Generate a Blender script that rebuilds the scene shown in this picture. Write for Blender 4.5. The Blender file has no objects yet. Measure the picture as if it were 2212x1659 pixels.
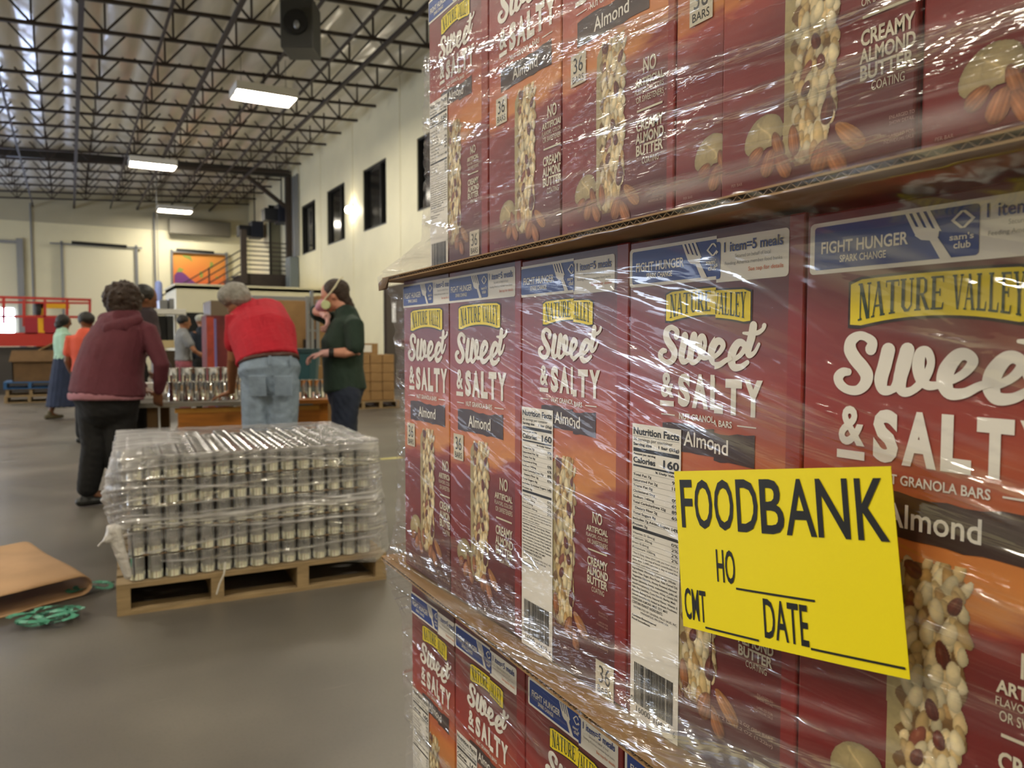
import bpy, bmesh, math, random
import numpy as np
from mathutils import Vector, Matrix
random.seed(7); np.random.seed(7)
SC = bpy.context.scene
COL = SC.collection
# ------------------------------------------------------------------ camera
F = 1661.0; CXP = 1106.0; CYP = 829.5
YAW = math.radians(29.9); PIT = math.atan((829.5-741)/1661.)
CAMZ = 1.2
cam = bpy.data.cameras.new('camera'); camo = bpy.data.objects.new('camera', cam); COL.objects.link(camo)
camo.location = (0, 0, CAMZ)
camo.rotation_euler = (math.pi/2 - PIT, 0, -YAW)
cam.sensor_width = 36; cam.lens = F/2212*36; cam.clip_start = .02; cam.clip_end = 200
cam.dof.use_dof = True; cam.dof.focus_distance = .64; cam.dof.aperture_fstop = 12.0
SC.camera = camo
# ------------------------------------------------------------------ world, exposure
wd = bpy.data.worlds.new('world'); SC.world = wd; wd.use_nodes = True
wd.node_tree.nodes['Background'].inputs[0].default_value = (.5, .6, .8, 1)
wd.node_tree.nodes['Background'].inputs[1].default_value = .3
SC.view_settings.view_transform = 'Standard'; SC.view_settings.look = 'None'
SC.view_settings.exposure = 0.64; SC.view_settings.gamma = 1
SC.view_settings.use_curve_mapping = False
SC.cycles.use_denoising = True
SC.cycles.max_bounces = 7; SC.cycles.transparent_max_bounces = 12
SC.cycles.diffuse_bounces = 4; SC.cycles.glossy_bounces = 3; SC.cycles.use_adaptive_sampling = True; SC.cycles.adaptive_threshold = .02
SC.cycles.caustics_reflective = False; SC.cycles.caustics_refractive = False
SC.cycles.sample_clamp_indirect = 6.0
LAMP_E = 52.0
# daylight through the open dock door at the far left of the left wall
dl = bpy.data.lights.new('dock_daylight', 'AREA'); dl.shape = 'RECTANGLE'; dl.size = 3.4; dl.size_y = 12
dl.energy = 1100; dl.color = (.72, .82, 1.0)
dlo = bpy.data.objects.new('dock_daylight', dl); COL.objects.link(dlo)
dlo.location = (-13.8, 20, 1.9); dlo.rotation_euler = (0, -math.radians(115), 0)
# ------------------------------------------------------------------ photo ray helpers (points on real planes)
def ray(x, y):
    a = (x-CXP)/F; b = -(y-CYP)/F
    cp, sp = math.cos(PIT), math.sin(PIT); fh = cp+b*sp; z = -sp+b*cp
    s, c = math.sin(YAW), math.cos(YAW)
    return Vector((fh*s+a*c, fh*c-a*s, z))
def PD(x, y, d): return Vector((0, 0, CAMZ)) + ray(x, y)*d
def onX(x, y, X): return PD(x, y, X/ray(x, y)[0])
def onY(x, y, Y): return PD(x, y, Y/ray(x, y)[1])
def onZ(x, y, Z): return PD(x, y, (Z-CAMZ)/ray(x, y)[2])
CR = Vector((math.cos(YAW), -math.sin(YAW), 0)); CF = Vector((math.sin(YAW), math.cos(YAW), 0))
# ------------------------------------------------------------------ materials
def lin(h):
    h = h.lstrip('#'); r = [int(h[i:i+2], 16)/255 for i in (0, 2, 4)]
    return tuple([(c/12.92 if c <= .04045 else ((c+.055)/1.055)**2.4) for c in r])+(1,)
def mat(name, col, rough=.6, metal=0, noise=0, nscale=8, bump=0, bscale=60, spec=.5, trans=0, emit=0, stretch=None, coat=0, sub=0):
    m = bpy.data.materials.new(name); m.use_nodes = True; nt = m.node_tree; b = nt.nodes['Principled BSDF']
    c = lin(col) if isinstance(col, str) else tuple(col)+((1,) if len(col) == 3 else ())
    b.inputs['Base Color'].default_value = c; b.inputs['Roughness'].default_value = rough
    b.inputs['Metallic'].default_value = metal; b.inputs['Specular IOR Level'].default_value = spec
    b.inputs['Coat Weight'].default_value = coat
    if emit: b.inputs['Emission Color'].default_value = c; b.inputs['Emission Strength'].default_value = emit
    tc = nt.nodes.new('ShaderNodeTexCoord'); mp = nt.nodes.new('ShaderNodeMapping')
    nt.links.new(tc.outputs['Object'], mp.inputs[0])
    if stretch: mp.inputs['Scale'].default_value = stretch
    if noise:
        n = nt.nodes.new('ShaderNodeTexNoise'); n.inputs['Scale'].default_value = nscale; n.inputs['Detail'].default_value = 5
        nt.links.new(mp.outputs[0], n.inputs['Vector'])
        r = nt.nodes.new('ShaderNodeValToRGB'); r.color_ramp.elements[0].position = .3; r.color_ramp.elements[1].position = .7
        r.color_ramp.elements[0].color = tuple(max(0, x*(1-noise)) for x in c[:3])+(1,)
        r.color_ramp.elements[1].color = tuple(min(1, x*(1+noise)) for x in c[:3])+(1,)
        nt.links.new(n.outputs['Fac'], r.inputs[0]); nt.links.new(r.outputs[0], b.inputs['Base Color'])
    if bump:
        n2 = nt.nodes.new('ShaderNodeTexNoise'); n2.inputs['Scale'].default_value = bscale; n2.inputs['Detail'].default_value = 4
        nt.links.new(mp.outputs[0], n2.inputs['Vector'])
        bp = nt.nodes.new('ShaderNodeBump'); bp.inputs['Strength'].default_value = bump; bp.inputs['Distance'].default_value = .02
        nt.links.new(n2.outputs['Fac'], bp.inputs['Height']); nt.links.new(bp.outputs[0], b.inputs['Normal'])
    return m
def floor_mat():
    m = bpy.data.materials.new('sealed_concrete'); m.use_nodes = True; nt = m.node_tree; b = nt.nodes['Principled BSDF']; L = nt.links
    tc = nt.nodes.new('ShaderNodeTexCoord')
    def noise(sc, det, st=None):
        n = nt.nodes.new('ShaderNodeTexNoise'); n.inputs['Scale'].default_value = sc; n.inputs['Detail'].default_value = det
        mp = nt.nodes.new('ShaderNodeMapping'); L.new(tc.outputs['Object'], mp.inputs[0]); L.new(mp.outputs[0], n.inputs['Vector'])
        if st: mp.inputs['Scale'].default_value = st
        return n
    n1 = noise(1.1, 8); r = nt.nodes.new('ShaderNodeValToRGB'); L.new(n1.outputs['Fac'], r.inputs[0])
    r.color_ramp.elements[0].position = .35; r.color_ramp.elements[0].color = lin('#55504a')
    r.color_ramp.elements[1].position = .65; r.color_ramp.elements[1].color = lin('#6d675f')
    n2 = noise(90, 3); r2 = nt.nodes.new('ShaderNodeValToRGB'); L.new(n2.outputs['Fac'], r2.inputs[0])
    r2.color_ramp.elements[0].position = .3; r2.color_ramp.elements[0].color = (.8, .8, .8, 1); r2.color_ramp.elements[1].color = (1, 1, 1, 1)
    r2.color_ramp.elements[1].position = .5
    mx = nt.nodes.new('ShaderNodeMix'); mx.data_type = 'RGBA'; mx.blend_type = 'MULTIPLY'; mx.inputs['Factor'].default_value = .5
    L.new(r.outputs[0], mx.inputs['A']); L.new(r2.outputs[0], mx.inputs['B'])
    n3 = noise(3, 4, (1, 22, 1)); r3 = nt.nodes.new('ShaderNodeValToRGB'); L.new(n3.outputs['Fac'], r3.inputs[0])
    r3.color_ramp.elements[0].position = .68; r3.color_ramp.elements[0].color = (0, 0, 0, 1); r3.color_ramp.elements[1].position = .8; r3.color_ramp.elements[1].color = (.35, .35, .35, 1)
    mx2 = nt.nodes.new('ShaderNodeMix'); mx2.data_type = 'RGBA'; L.new(r3.outputs[0], mx2.inputs['Factor'])
    L.new(mx.outputs['Result'], mx2.inputs['A']); mx2.inputs['B'].default_value = lin('#8a8478')
    L.new(mx2.outputs['Result'], b.inputs['Base Color'])
    n4 = noise(2.2, 5); mr = nt.nodes.new('ShaderNodeMapRange'); L.new(n4.outputs['Fac'], mr.inputs[0])
    mr.inputs['To Min'].default_value = .3; mr.inputs['To Max'].default_value = .52
    L.new(mr.outputs[0], b.inputs['Roughness'])
    return m
def film_mat(name, haze=.05, gloss=.30, base=.018, bscale=1.0, rough=.09, bdist=.006):
    """clear stretch wrap: transparent, glossy only where wrinkles run, milky where layers pile up.
    vertex attributes: haze = piled layers and highlight white painted along ridges, wrk = how wrinkled the film is there"""
    m = bpy.data.materials.new(name); m.use_nodes = True; nt = m.node_tree; L = nt.links
    nt.nodes.remove(nt.nodes['Principled BSDF']); out = nt.nodes['Material Output']
    fu = nt.nodes.new('ShaderNodeAttribute'); fu.attribute_name = 'fuv'; s = bscale
    def noise(scale, rx, det=3, dist=0.0):
        mp = nt.nodes.new('ShaderNodeMapping'); mp.vector_type = 'TEXTURE'; mp.inputs['Rotation'].default_value = (rx, 0, 0); mp.inputs['Scale'].default_value = tuple(1/max(q, 1e-3) for q in scale)
        L.new(fu.outputs['Vector'], mp.inputs[0])
        n = nt.nodes.new('ShaderNodeTexNoise'); n.inputs['Scale'].default_value = 1; n.inputs['Detail'].default_value = det; n.inputs['Distortion'].default_value = dist
        L.new(mp.outputs[0], n.inputs['Vector']); return n.outputs['Fac']
    def M(op, a, b=None, c=None, cl=False):
        n = nt.nodes.new('ShaderNodeMath'); n.operation = op; n.use_clamp = cl
        for i, x in enumerate((a, b, c)):
            if x is None: continue
            if isinstance(x, (int, float)): n.inputs[i].default_value = x
            else: L.new(x, n.inputs[i])
        return n.outputs[0]
    def rng(x, a, b, c, d):
        n = nt.nodes.new('ShaderNodeMapRange'); L.new(x, n.inputs[0])
        for k, v in zip(('From Min', 'From Max', 'To Min', 'To Max'), (a, b, c, d)): n.inputs[k].default_value = v
        return n.outputs[0]
    ah = nt.nodes.new('ShaderNodeAttribute'); ah.attribute_name = 'haze'; aw = nt.nodes.new('ShaderNodeAttribute'); aw.attribute_name = 'wrk'
    n1 = noise((0, 1.6*s, 44*s), 0, 3, .25); n2 = noise((0, 4*s, 210*s), .06, 2, .15); n5 = noise((0, 3.2*s, 120*s), -.10, 2, .2)
    hgt = M('ADD', M('MULTIPLY', n2, .30), M('MULTIPLY_ADD', n5, .35, n1))
    bp = nt.nodes.new('ShaderNodeBump'); bp.inputs['Distance'].default_value = bdist/s; L.new(hgt, bp.inputs['Height']); L.new(M('MULTIPLY_ADD', aw.outputs['Fac'], .85, .15), bp.inputs['Strength'])
    gl = nt.nodes.new('ShaderNodeBsdfGlossy'); gl.inputs['Roughness'].default_value = rough; L.new(bp.outputs[0], gl.inputs['Normal'])
    tr = nt.nodes.new('ShaderNodeBsdfTransparent'); tr.inputs[0].default_value = (.98, .975, .98, 1)
    df = nt.nodes.new('ShaderNodeBsdfDiffuse'); df.inputs[0].default_value = (.8, .79, .81, 1); L.new(bp.outputs[0], df.inputs['Normal'])
    tl = nt.nodes.new('ShaderNodeBsdfTranslucent'); tl.inputs[0].default_value = (.8, .79, .81, 1)
    dm = nt.nodes.new('ShaderNodeMixShader'); dm.inputs[0].default_value = .35; L.new(df.outputs[0], dm.inputs[1]); L.new(tl.outputs[0], dm.inputs[2])
    st = rng(noise((0, .9*s, 26*s), .03, 4, .2), .50, .72, 0, 1)
    hz = M('ADD', M('MULTIPLY', M('MULTIPLY', st, M('MULTIPLY_ADD', aw.outputs['Fac'], .8, .2)), haze*2.2), M('ADD', ah.outputs['Fac'], haze*.10), None, True)
    m1 = nt.nodes.new('ShaderNodeMixShader'); L.new(hz, m1.inputs[0]); L.new(tr.outputs[0], m1.inputs[1]); L.new(dm.outputs[0], m1.inputs[2])
    rid = M('MAXIMUM', rng(n1, .56, .68, 0, 1), rng(n5, .62, .72, 0, .8))
    gf = M('ADD', M('MULTIPLY', M('MULTIPLY', rid, M('MULTIPLY_ADD', aw.outputs['Fac'], .9, .1)), gloss), M('MULTIPLY_ADD', ah.outputs['Fac'], .25, base), None, True)
    m2 = nt.nodes.new('ShaderNodeMixShader'); L.new(gf, m2.inputs[0]); L.new(m1.outputs[0], m2.inputs[1]); L.new(gl.outputs[0], m2.inputs[2])
    L.new(m2.outputs[0], out.inputs['Surface'])
    return m
# ------------------------------------------------------------------ mesh builder
class MB:
    def __init__(s): s.v = []; s.f = []; s.m = []
    def add(s, vs, fs, mi=0):
        o = len(s.v); s.v += [tuple(p) for p in vs]; s.f += [tuple(i+o for i in q) for q in fs]; s.m += [mi]*len(fs)
    def box(s, lo, hi, mi=0, M=None):
        x0, y0, z0 = lo; x1, y1, z1 = hi
        vs = [Vector(p) for p in ((x0, y0, z0), (x1, y0, z0), (x1, y1, z0), (x0, y1, z0), (x0, y0, z1), (x1, y0, z1), (x1, y1, z1), (x0, y1, z1))]
        if M is not None: vs = [M @ p for p in vs]
        s.add(vs, [(0, 3, 2, 1), (4, 5, 6, 7), (0, 1, 5, 4), (1, 2, 6, 5), (2, 3, 7, 6), (3, 0, 4, 7)], mi)
    def bar(s, p, q, w, h=None, mi=0, up=(0, 0, 1)):
        p, q = Vector(p), Vector(q); h = h or w; d = (q-p).normalized(); u = Vector(up)
        if abs(d.dot(u)) > .97: u = Vector((0, 1, 0)) if abs(d.y) < .9 else Vector((1, 0, 0))
        a = d.cross(u).normalized()*w/2; b = a.cross(d).normalized()*h/2
        vs = [p-a-b, p+a-b, p+a+b, p-a+b, q-a-b, q+a-b, q+a+b, q-a+b]
        s.add(vs, [(0, 1, 2, 3), (7, 6, 5, 4), (0, 4, 5, 1), (1, 5, 6, 2), (2, 6, 7, 3), (3, 7, 4, 0)], mi)
    def tube(s, pts, radii, seg=14, side=None, mi=0, caps=True, c0=1.0):
        """lofted tube; radii float or (rx along side, ry); rounded ends"""
        pts = [Vector(p) for p in pts]; R = [(r, r) if not isinstance(r, (tuple, list)) else r for r in radii]
        n = len(pts); rings = []
        def frame(i):
            d = (pts[min(i+1, n-1)]-pts[max(i-1, 0)]).normalized()
            sd = Vector(side) if side is not None else (Vector((1, 0, 0)) if abs(d.x) < .8 else Vector((0, 1, 0)))
            sd = (sd-d*sd.dot(d))
            if sd.length < 1e-4: sd = d.orthogonal()
            sd.normalize(); return d, sd, d.cross(sd)
        def ring(c, sd, o, rx, ry): return [c+sd*(rx*math.cos(2*math.pi*k/seg))+o*(ry*math.sin(2*math.pi*k/seg)) for k in range(seg)]
        d, sd, o = frame(0)
        if caps:
            for a in (80, 55, 28):
                t = math.radians(a); r = min(R[0])*c0; rings.append(ring(pts[0]-d*(r*math.sin(t)), sd, o, R[0][0]*math.cos(t), R[0][1]*math.cos(t)))
        for i in range(n):
            d, sd, o = frame(i); rings.append(ring(pts[i], sd, o, *R[i]))
        if caps:
            for a in (28, 55, 80):
                t = math.radians(a); r = min(R[-1]); rings.append(ring(pts[-1]+d*(r*math.sin(t)), sd, o, R[-1][0]*math.cos(t), R[-1][1]*math.cos(t)))
        vs = [p for r in rings for p in r]; fs = []
        for i in range(len(rings)-1):
            for k in range(seg):
                a = i*seg+k; b = i*seg+(k+1) % seg; fs.append((a, b, b+seg, a+seg))
        fs.append(tuple(range(seg))[::-1]); fs.append(tuple((len(rings)-1)*seg+k for k in range(seg)))
        s.add(vs, fs, mi)
    def cyl(s, p, q, r, r2=None, seg=16, mi=0): s.tube([p, q], [r, r2 if r2 is not None else r], seg, mi=mi, caps=False)
    def ell(s, c, r, M=None, seg=16, rings=10, mi=0):
        c = Vector(c); vs = []; fs = []
        if not isinstance(r, (tuple, list)): r = (r, r, r)
        for i in range(1, rings):
            t = math.pi*i/rings
            for k in range(seg):
                a = 2*math.pi*k/seg; p = Vector((r[0]*math.sin(t)*math.cos(a), r[1]*math.sin(t)*math.sin(a), r[2]*math.cos(t)))
                vs.append(c+(M @ p if M is not None else p))
        for p in ((0, 0, r[2]), (0, 0, -r[2])): vs.append(c+(M @ Vector(p) if M is not None else Vector(p)))
        T = len(vs)-2
        for i in range(rings-2):
            for k in range(seg): a = i*seg+k; b = i*seg+(k+1) % seg; fs.append((a, a+seg, b+seg, b))
        for k in range(seg): fs.append((T, k, (k+1) % seg)); o = (rings-2)*seg; fs.append((T+1, o+(k+1) % seg, o+k))
        s.add(vs, fs, mi)
    def lathe(s, prof, c=(0, 0, 0), seg=24, mi=0, capb=True, capt=True):
        c = Vector(c); vs = []; fs = []
        for r, z in prof:
            for k in range(seg): a = 2*math.pi*k/seg; vs.append(c+Vector((r*math.cos(a), r*math.sin(a), z)))
        for i in range(len(prof)-1):
            for k in range(seg): a = i*seg+k; b = i*seg+(k+1) % seg; fs.append((a, b, b+seg, a+seg))
        if capb: fs.append(tuple(range(seg))[::-1])
        if capt: fs.append(tuple((len(prof)-1)*seg+k for k in range(seg)))
        s.add(vs, fs, mi)
    def mesh(s, name):
        me = bpy.data.meshes.new(name); me.from_pydata([tuple(p) for p in s.v], [], s.f); me.update()
        return me
    def build(s, name, mats, parent=None, smooth=False, bevel=0, loc=None):
        me = s.mesh(name)
        mats = mats if isinstance(mats, (list, tuple)) else [mats]
        for m in mats: me.materials.append(m)
        if len(mats) > 1: me.polygons.foreach_set('material_index', s.m)
        if smooth: me.polygons.foreach_set('use_smooth', [True]*len(me.polygons))
        o = bpy.data.objects.new(name, me); COL.objects.link(o)
        if parent is not None: o.parent = parent
        if loc is not None: o.location = loc
        if bevel:
            b = o.modifiers.new('bevel', 'BEVEL'); b.width = bevel; b.segments = 2; b.limit_method = 'ANGLE'
        return o
def thing(name, label, cat, loc=(0, 0, 0), rotz=0, group=None):
    o = bpy.data.objects.new(name, None); COL.objects.link(o); o.empty_display_size = .1
    o.location = loc; o.rotation_euler = (0, 0, rotz); return tag(o, label, cat, group)
def tag(o, label, cat, group=None, kind=None):
    o['label'] = label; o['category'] = cat
    if group: o['group'] = group
    if kind: o['kind'] = kind
    return o
def struct(o): o['kind'] = 'structure'; return o
def dup(root, loc, rotz=None, label=None, group=None):
    r = root.copy(); COL.objects.link(r); r.location = loc
    if rotz is not None: r.rotation_euler = (0, 0, rotz)
    if label: r['label'] = label
    if group: r['group'] = group
    for ch in list(root.children):
        c = ch.copy(); COL.objects.link(c); c.parent = r
        for g in list(ch.children):
            d = g.copy(); COL.objects.link(d); d.parent = c
    return r
def remesh(mb, name, mats, parent, voxel=.01, smooth=4, noise=0):
    """union of overlapping lofts grown into one continuous skin"""
    me = mb.mesh(name+'_raw'); o = bpy.data.objects.new(name+'_raw', me); COL.objects.link(o)
    r = o.modifiers.new('r', 'REMESH'); r.mode = 'VOXEL'; r.voxel_size = voxel; r.use_smooth_shade = True
    if smooth:
        sm = o.modifiers.new('s', 'SMOOTH'); sm.iterations = smooth; sm.factor = .5
    bpy.context.view_layer.update()
    dg = bpy.context.evaluated_depsgraph_get()
    m2 = bpy.data.meshes.new_from_object(o.evaluated_get(dg)); m2.name = name
    bpy.data.objects.remove(o); bpy.data.meshes.remove(me)
    m2.materials.clear()
    for m in (mats if isinstance(mats, (list, tuple)) else [mats]): m2.materials.append(m)
    m2.polygons.foreach_set('use_smooth', [True]*len(m2.polygons))
    if noise:
        n = len(m2.vertices); co = np.empty(n*3); m2.vertices.foreach_get('co', co); co = co.reshape(-1, 3)
        nr = np.empty(n*3); m2.vertices.foreach_get('normal', nr); nr = nr.reshape(-1, 3)
        h = sum(np.sin(co@np.random.normal(0, 1, 3)*f+np.random.rand()*6)/k for k, f in enumerate((60, 90, 130, 180), 1))
        m2.vertices.foreach_set('co', (co+nr*(h*noise)[:, None]).ravel())
    o2 = bpy.data.objects.new(name, m2); COL.objects.link(o2); o2.parent = parent
    return o2
# fbm value noise for numpy height fields
def vnoise(x, y, seed):
    r = np.random.RandomState(seed); T = r.rand(256, 256)
    xi = np.floor(x).astype(int); yi = np.floor(y).astype(int); fx = x-xi; fy = y-yi
    fx = fx*fx*(3-2*fx); fy = fy*fy*(3-2*fy)
    g = lambda a, b: T[a % 256, b % 256]
    return (g(xi, yi)*(1-fx)+g(xi+1, yi)*fx)*(1-fy)+(g(xi, yi+1)*(1-fx)+g(xi+1, yi+1)*fx)*fy-.5
# ================================================================== SETTING
M_wall = mat('cream_painted_wall', '#e6dfc0', .6, noise=.04, nscale=1.2, bump=.1, bscale=30)
M_wall2 = mat('dimmed_wall_top_and_seams', '#b9b39c', .7, noise=.05, nscale=1)
M_steel = mat('dark_brown_steel', '#382e29', .7, noise=.15, nscale=5)
M_beam = mat('black_steel', '#2a2624', .5)
M_grey = mat('grey_metal', '#8a8c90', .45, metal=.6)
M_black = mat('black_plastic', '#131313', .5)
M_dark = mat('dark_void', '#0d0c0b', .8)
M_white = mat('white_paint', '#e8e6e0', .5)
M_woodp = mat('pallet_pine', '#98815f', .75, noise=.25, nscale=6, stretch=(1, 8, 8))
M_wood2 = mat('honey_oak', '#b87326', .4, noise=.2, nscale=4, stretch=(1, 10, 10))
M_card = mat('brown_cardboard', '#9c7a50', .8, noise=.12, nscale=5)
M_carddk = mat('dark_cardboard', '#6d5336', .85, noise=.15, nscale=5)
M_glassdk = mat('dark_glass', '#0b0b0c', .12, spec=.6)
RX = 7.5; BY = 38.0; LX = -14.0; FY = -9.0
def roofz(x): return 7.62+.06*x
b = MB(); b.box((LX, FY, -.1), (RX+.2, BY+.2, 0)); fl = struct(b.build('floor', floor_mat()))
b = MB(); b.box((LX-.2, FY, 0), (LX, BY, 7.0)); struct(b.build('wall_left', M_wall))
b = MB(); b.box((LX-.2, FY-.2, 0), (RX+.2, FY, 8.2)); struct(b.build('wall_front', M_wall))
# right wall with four window openings, built around the holes
WIN = [(26.7, 28.5), (23.42, 25.3), (19.83, 21.7), (16.0, 17.7), (12.4, 14.2)]
WZ0, WZ1 = 4.42, 6.18
b = MB(); b.box((RX, FY, 0), (RX+.25, BY, WZ0)); b.box((RX, FY, WZ1), (RX+.25, BY, 8.25))
ys = [FY]+[y for w in sorted(WIN) for y in w]+[BY]
for i in range(0, len(ys), 2): b.box((RX, ys[i], WZ0), (RX+.25, ys[i+1], WZ1))
for y in (12, 18.8, 22.6, 26.0, 30.0): b.box((RX-.012, y, 0), (RX, y+.03, 8.2))
struct(b.build('wall_right', M_wall))
M_office = mat('dim_office_room', '#2c2823', .8, noise=.3, nscale=1.5)
for i, (y0, y1) in enumerate(WIN):
    b = MB(); b.box((RX+.12, y0, WZ0), (RX+.14, y1, WZ1)); w = struct(b.build('window_%d' % (i+1), M_glassdk))
    f = MB(); t = .05
    for lo, hi in (((RX+.02, y0, WZ0), (RX+.16, y1, WZ0+t)), ((RX+.02, y0, WZ1-t), (RX+.16, y1, WZ1)), ((RX+.02, y0, WZ0), (RX+.16, y0+t, WZ1)), ((RX+.02, y1-t, WZ0), (RX+.16, y1, WZ1)), ((RX+.05, y0+.55, WZ0), (RX+.13, y0+.60, WZ1))): f.box(lo, hi)
    f.build('window_frame', M_black, w)
# back wall: lower cream field, top band coloured darker for the shade above the lamps, panel seams
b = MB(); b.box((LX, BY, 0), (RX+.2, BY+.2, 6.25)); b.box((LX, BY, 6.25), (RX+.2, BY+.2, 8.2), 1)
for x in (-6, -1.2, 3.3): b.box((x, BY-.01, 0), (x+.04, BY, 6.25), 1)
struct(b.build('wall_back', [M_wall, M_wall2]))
# insulated roof: vinyl faced blanket sagging between the purlins, long lines run down the hall
M_roof = mat('white_vinyl_insulation', '#d2ccc0', .27, noise=.08, nscale=2, bump=.5, bscale=3, stretch=(2.0, .35, 1), spec=.9)
nx, ny = 260, 240; xs = np.linspace(LX, RX+.2, nx); yy = np.linspace(FY, BY+.2, ny)
b = MB(); V = []
for x in xs:
    ph = (x % .75)/.75; sag = .07*math.sin(math.pi*ph)
    for y in yy: V.append((x, y, roofz(x)-sag-.024*abs(math.sin(y*2.1+math.sin(x*3)))*math.sin(math.pi*ph)))
b.add(V, [(i*ny+j, i*ny+j+1, (i+1)*ny+j+1, (i+1)*ny+j) for i in range(nx-1) for j in range(ny-1)])
struct(b.build('ceiling', M_roof, smooth=True))
b = MB(); b.box((LX, FY, 8.3), (RX+.2, BY+.2, 8.4)); struct(b.build('trim_1', M_steel))
# open web joists, one per row
JY = [4.6+1.5*k for k in range(22)]
def joist():
    j = thing('roof_joist', 'dark open-web steel roof joist spanning the warehouse under the white insulation', 'roof joist', (0, JY[0], 0), 0, 'rows of open-web roof joists')
    x0, x1 = -9.0, RX-.35
    zb = lambda x: 6.98+.06*x; zt = lambda x: 7.5+.06*x
    c = MB(); c.bar((x0, 0, zb(x0)), (x1, 0, zb(x1)), .07, .06); c.build('bottom_chord', M_steel, j)
    c = MB(); x = x0+.3
    while x < x1:
        for dx in (-.48, 0, .48): c.bar((x, 0, zb(x)), (x+dx, 0, zt(x+dx)+.02), .036)
        x += 1.18
    c.build('web', M_steel, j); return j
j0 = joist()
ORD = ('first', 'second', 'third', 'fourth', 'fifth', 'sixth', 'seventh', 'eighth', 'ninth', 'tenth', 'eleventh', 'twelfth', 'thirteenth', 'fourteenth', 'fifteenth', 'sixteenth', 'seventeenth', 'eighteenth')
for k, y in enumerate(JY):
    n_ = round((29.9-y)/1.5); lb = 'dark open-web roof joist, %s one from the black roof beam towards the camera' % ORD[int((29.9-y)/1.5)] if y < 29.9 else 'dark open-web roof joist, %s one behind the black roof beam' % ORD[int((y-29.9)/1.5)]
    if k: dup(j0, (0, y, 0), label=lb)
    else: j0['label'] = lb
# bracing lines and girders running away from the camera
for i, (x, w) in enumerate(((-1.15, .05), (.33, .09), (1.7, .05), (2.75, .075), (4.0, .05), (5.0, .05), (5.75, .075))):
    c = MB(); z = 6.93+.06*x; c.bar((x, 3, z), (x, BY-.1, z), w, w)
    o = c.build('roof_bracing', M_steel); tag(o, ['thin bracing rod along the roof at the far left edge', 'thick bracing line running through the bluish left part of the roof', 'thin bracing rod right of the thick left bracing line', 'thick bracing line meeting the middle lamp from above', 'thin bracing rod between the two nearest lamps', 'thin bracing rod above the nearest lamp', 'thick bracing line nearest the right wall'][i], 'bracing')
c = MB(); z = 7.35; c.bar((-9, 29.9, 7.1), (RX-.1, 29.9, 7.62), .24, .26)
o = c.build('roof_beam', M_beam); tag(o, 'heavy black beam crossing the roof to the column by the stairs', 'beam')
c = thing('steel_column', 'dark steel column with a knee brace against the right wall by the stair landing', 'column', (RX-.14, 29.9, 0))
d = MB(); d.box((-.1, -.1, 0), (.1, .1, 7.6)); d.build('post', M_steel, c)
d = MB(); d.bar((0, 0, 6.3), (-1.6, 0, 7.45), .14); d.build('knee_brace', M_steel, c)
# lamps
M_lamp = mat('lamp_diffuser', '#fff6e2', .5, emit=LAMP_E)
def lamp(label, x, y, z, grp=None):
    l = thing('high_bay_lamp', label, 'ceiling lamp', (x, y, z), 0, grp)
    h = MB(); h.box((-.66, -.42, .06), (.66, .42, .14)); h.box((-.68, -.44, -.05), (-.655, .44, .14)); h.box((.655, -.44, -.05), (.68, .44, .14)); h.box((-.66, -.44, -.05), (.66, -.415, .14)); h.box((-.66, .415, -.05), (.66, .44, .14)); h.build('housing', M_white, l)  # side skirts below the casing added to cut lamp light off the upper walls
    h = MB(); h.lathe([(.02, -.055), (.30, -.052), (.38, -.035), (.42, .0), (.43, .06)], (0, 0, 0), 12)
    h.v = [(p[0]*1.5, p[1]*.92, p[2]) for p in h.v]; h.build('diffuser', M_lamp, l)
    h = MB(); h.cyl((-.5, 0, .14), (-.5, 0, roofz(x)-z-.1), .006, seg=6); h.build('hanging_cable', M_black, l); h = MB(); h.cyl((.5, 0, .14), (.5, 0, roofz(x)-z-.1), .006, seg=6); h.build('hanging_cable', M_black, l)
    return l
L0 = lamp('glowing high-bay ceiling lamp nearest the camera, above the window row', 4.03, 18.46, 6.86)
dup(L0, (2.45, 27.2, 6.86), label='glowing high-bay ceiling lamp in front of the black roof beam')
dup(L0, (4.06, 36.0, 6.86), label='glowing high-bay ceiling lamp farthest back, above the mural')
for x, y in ((4.0, 9.4), (4.0, .6), (4.0, -6), (-3.6, .6), (-3.6, 9.4), (-3.6, 18.4), (-3.6, 27.2), (-10, 4), (-10, 14), (-10, 24), (-3.6, -6), (-6.9, 5)):
    dup(L0, (x, y, 6.72), label='high-bay ceiling lamp of the rows outside the picture', group='lamps outside the picture')
# sconce on the right wall
s = thing('wall_light', 'small lit wall light between the windows of the right wall', 'wall light', (RX-.02, 22.62, 5.22), 0)
d = MB(); d.box((-.06, -.1, -.1), (.02, .1, .1)); d.build('back_plate', M_white, s)
d = MB(); d.ell((-.12, 0, -.03), (.1, .14, .1)); d.build('globe', mat('sconce_glow', '#fff2d8', .5, emit=60), s)
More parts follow.
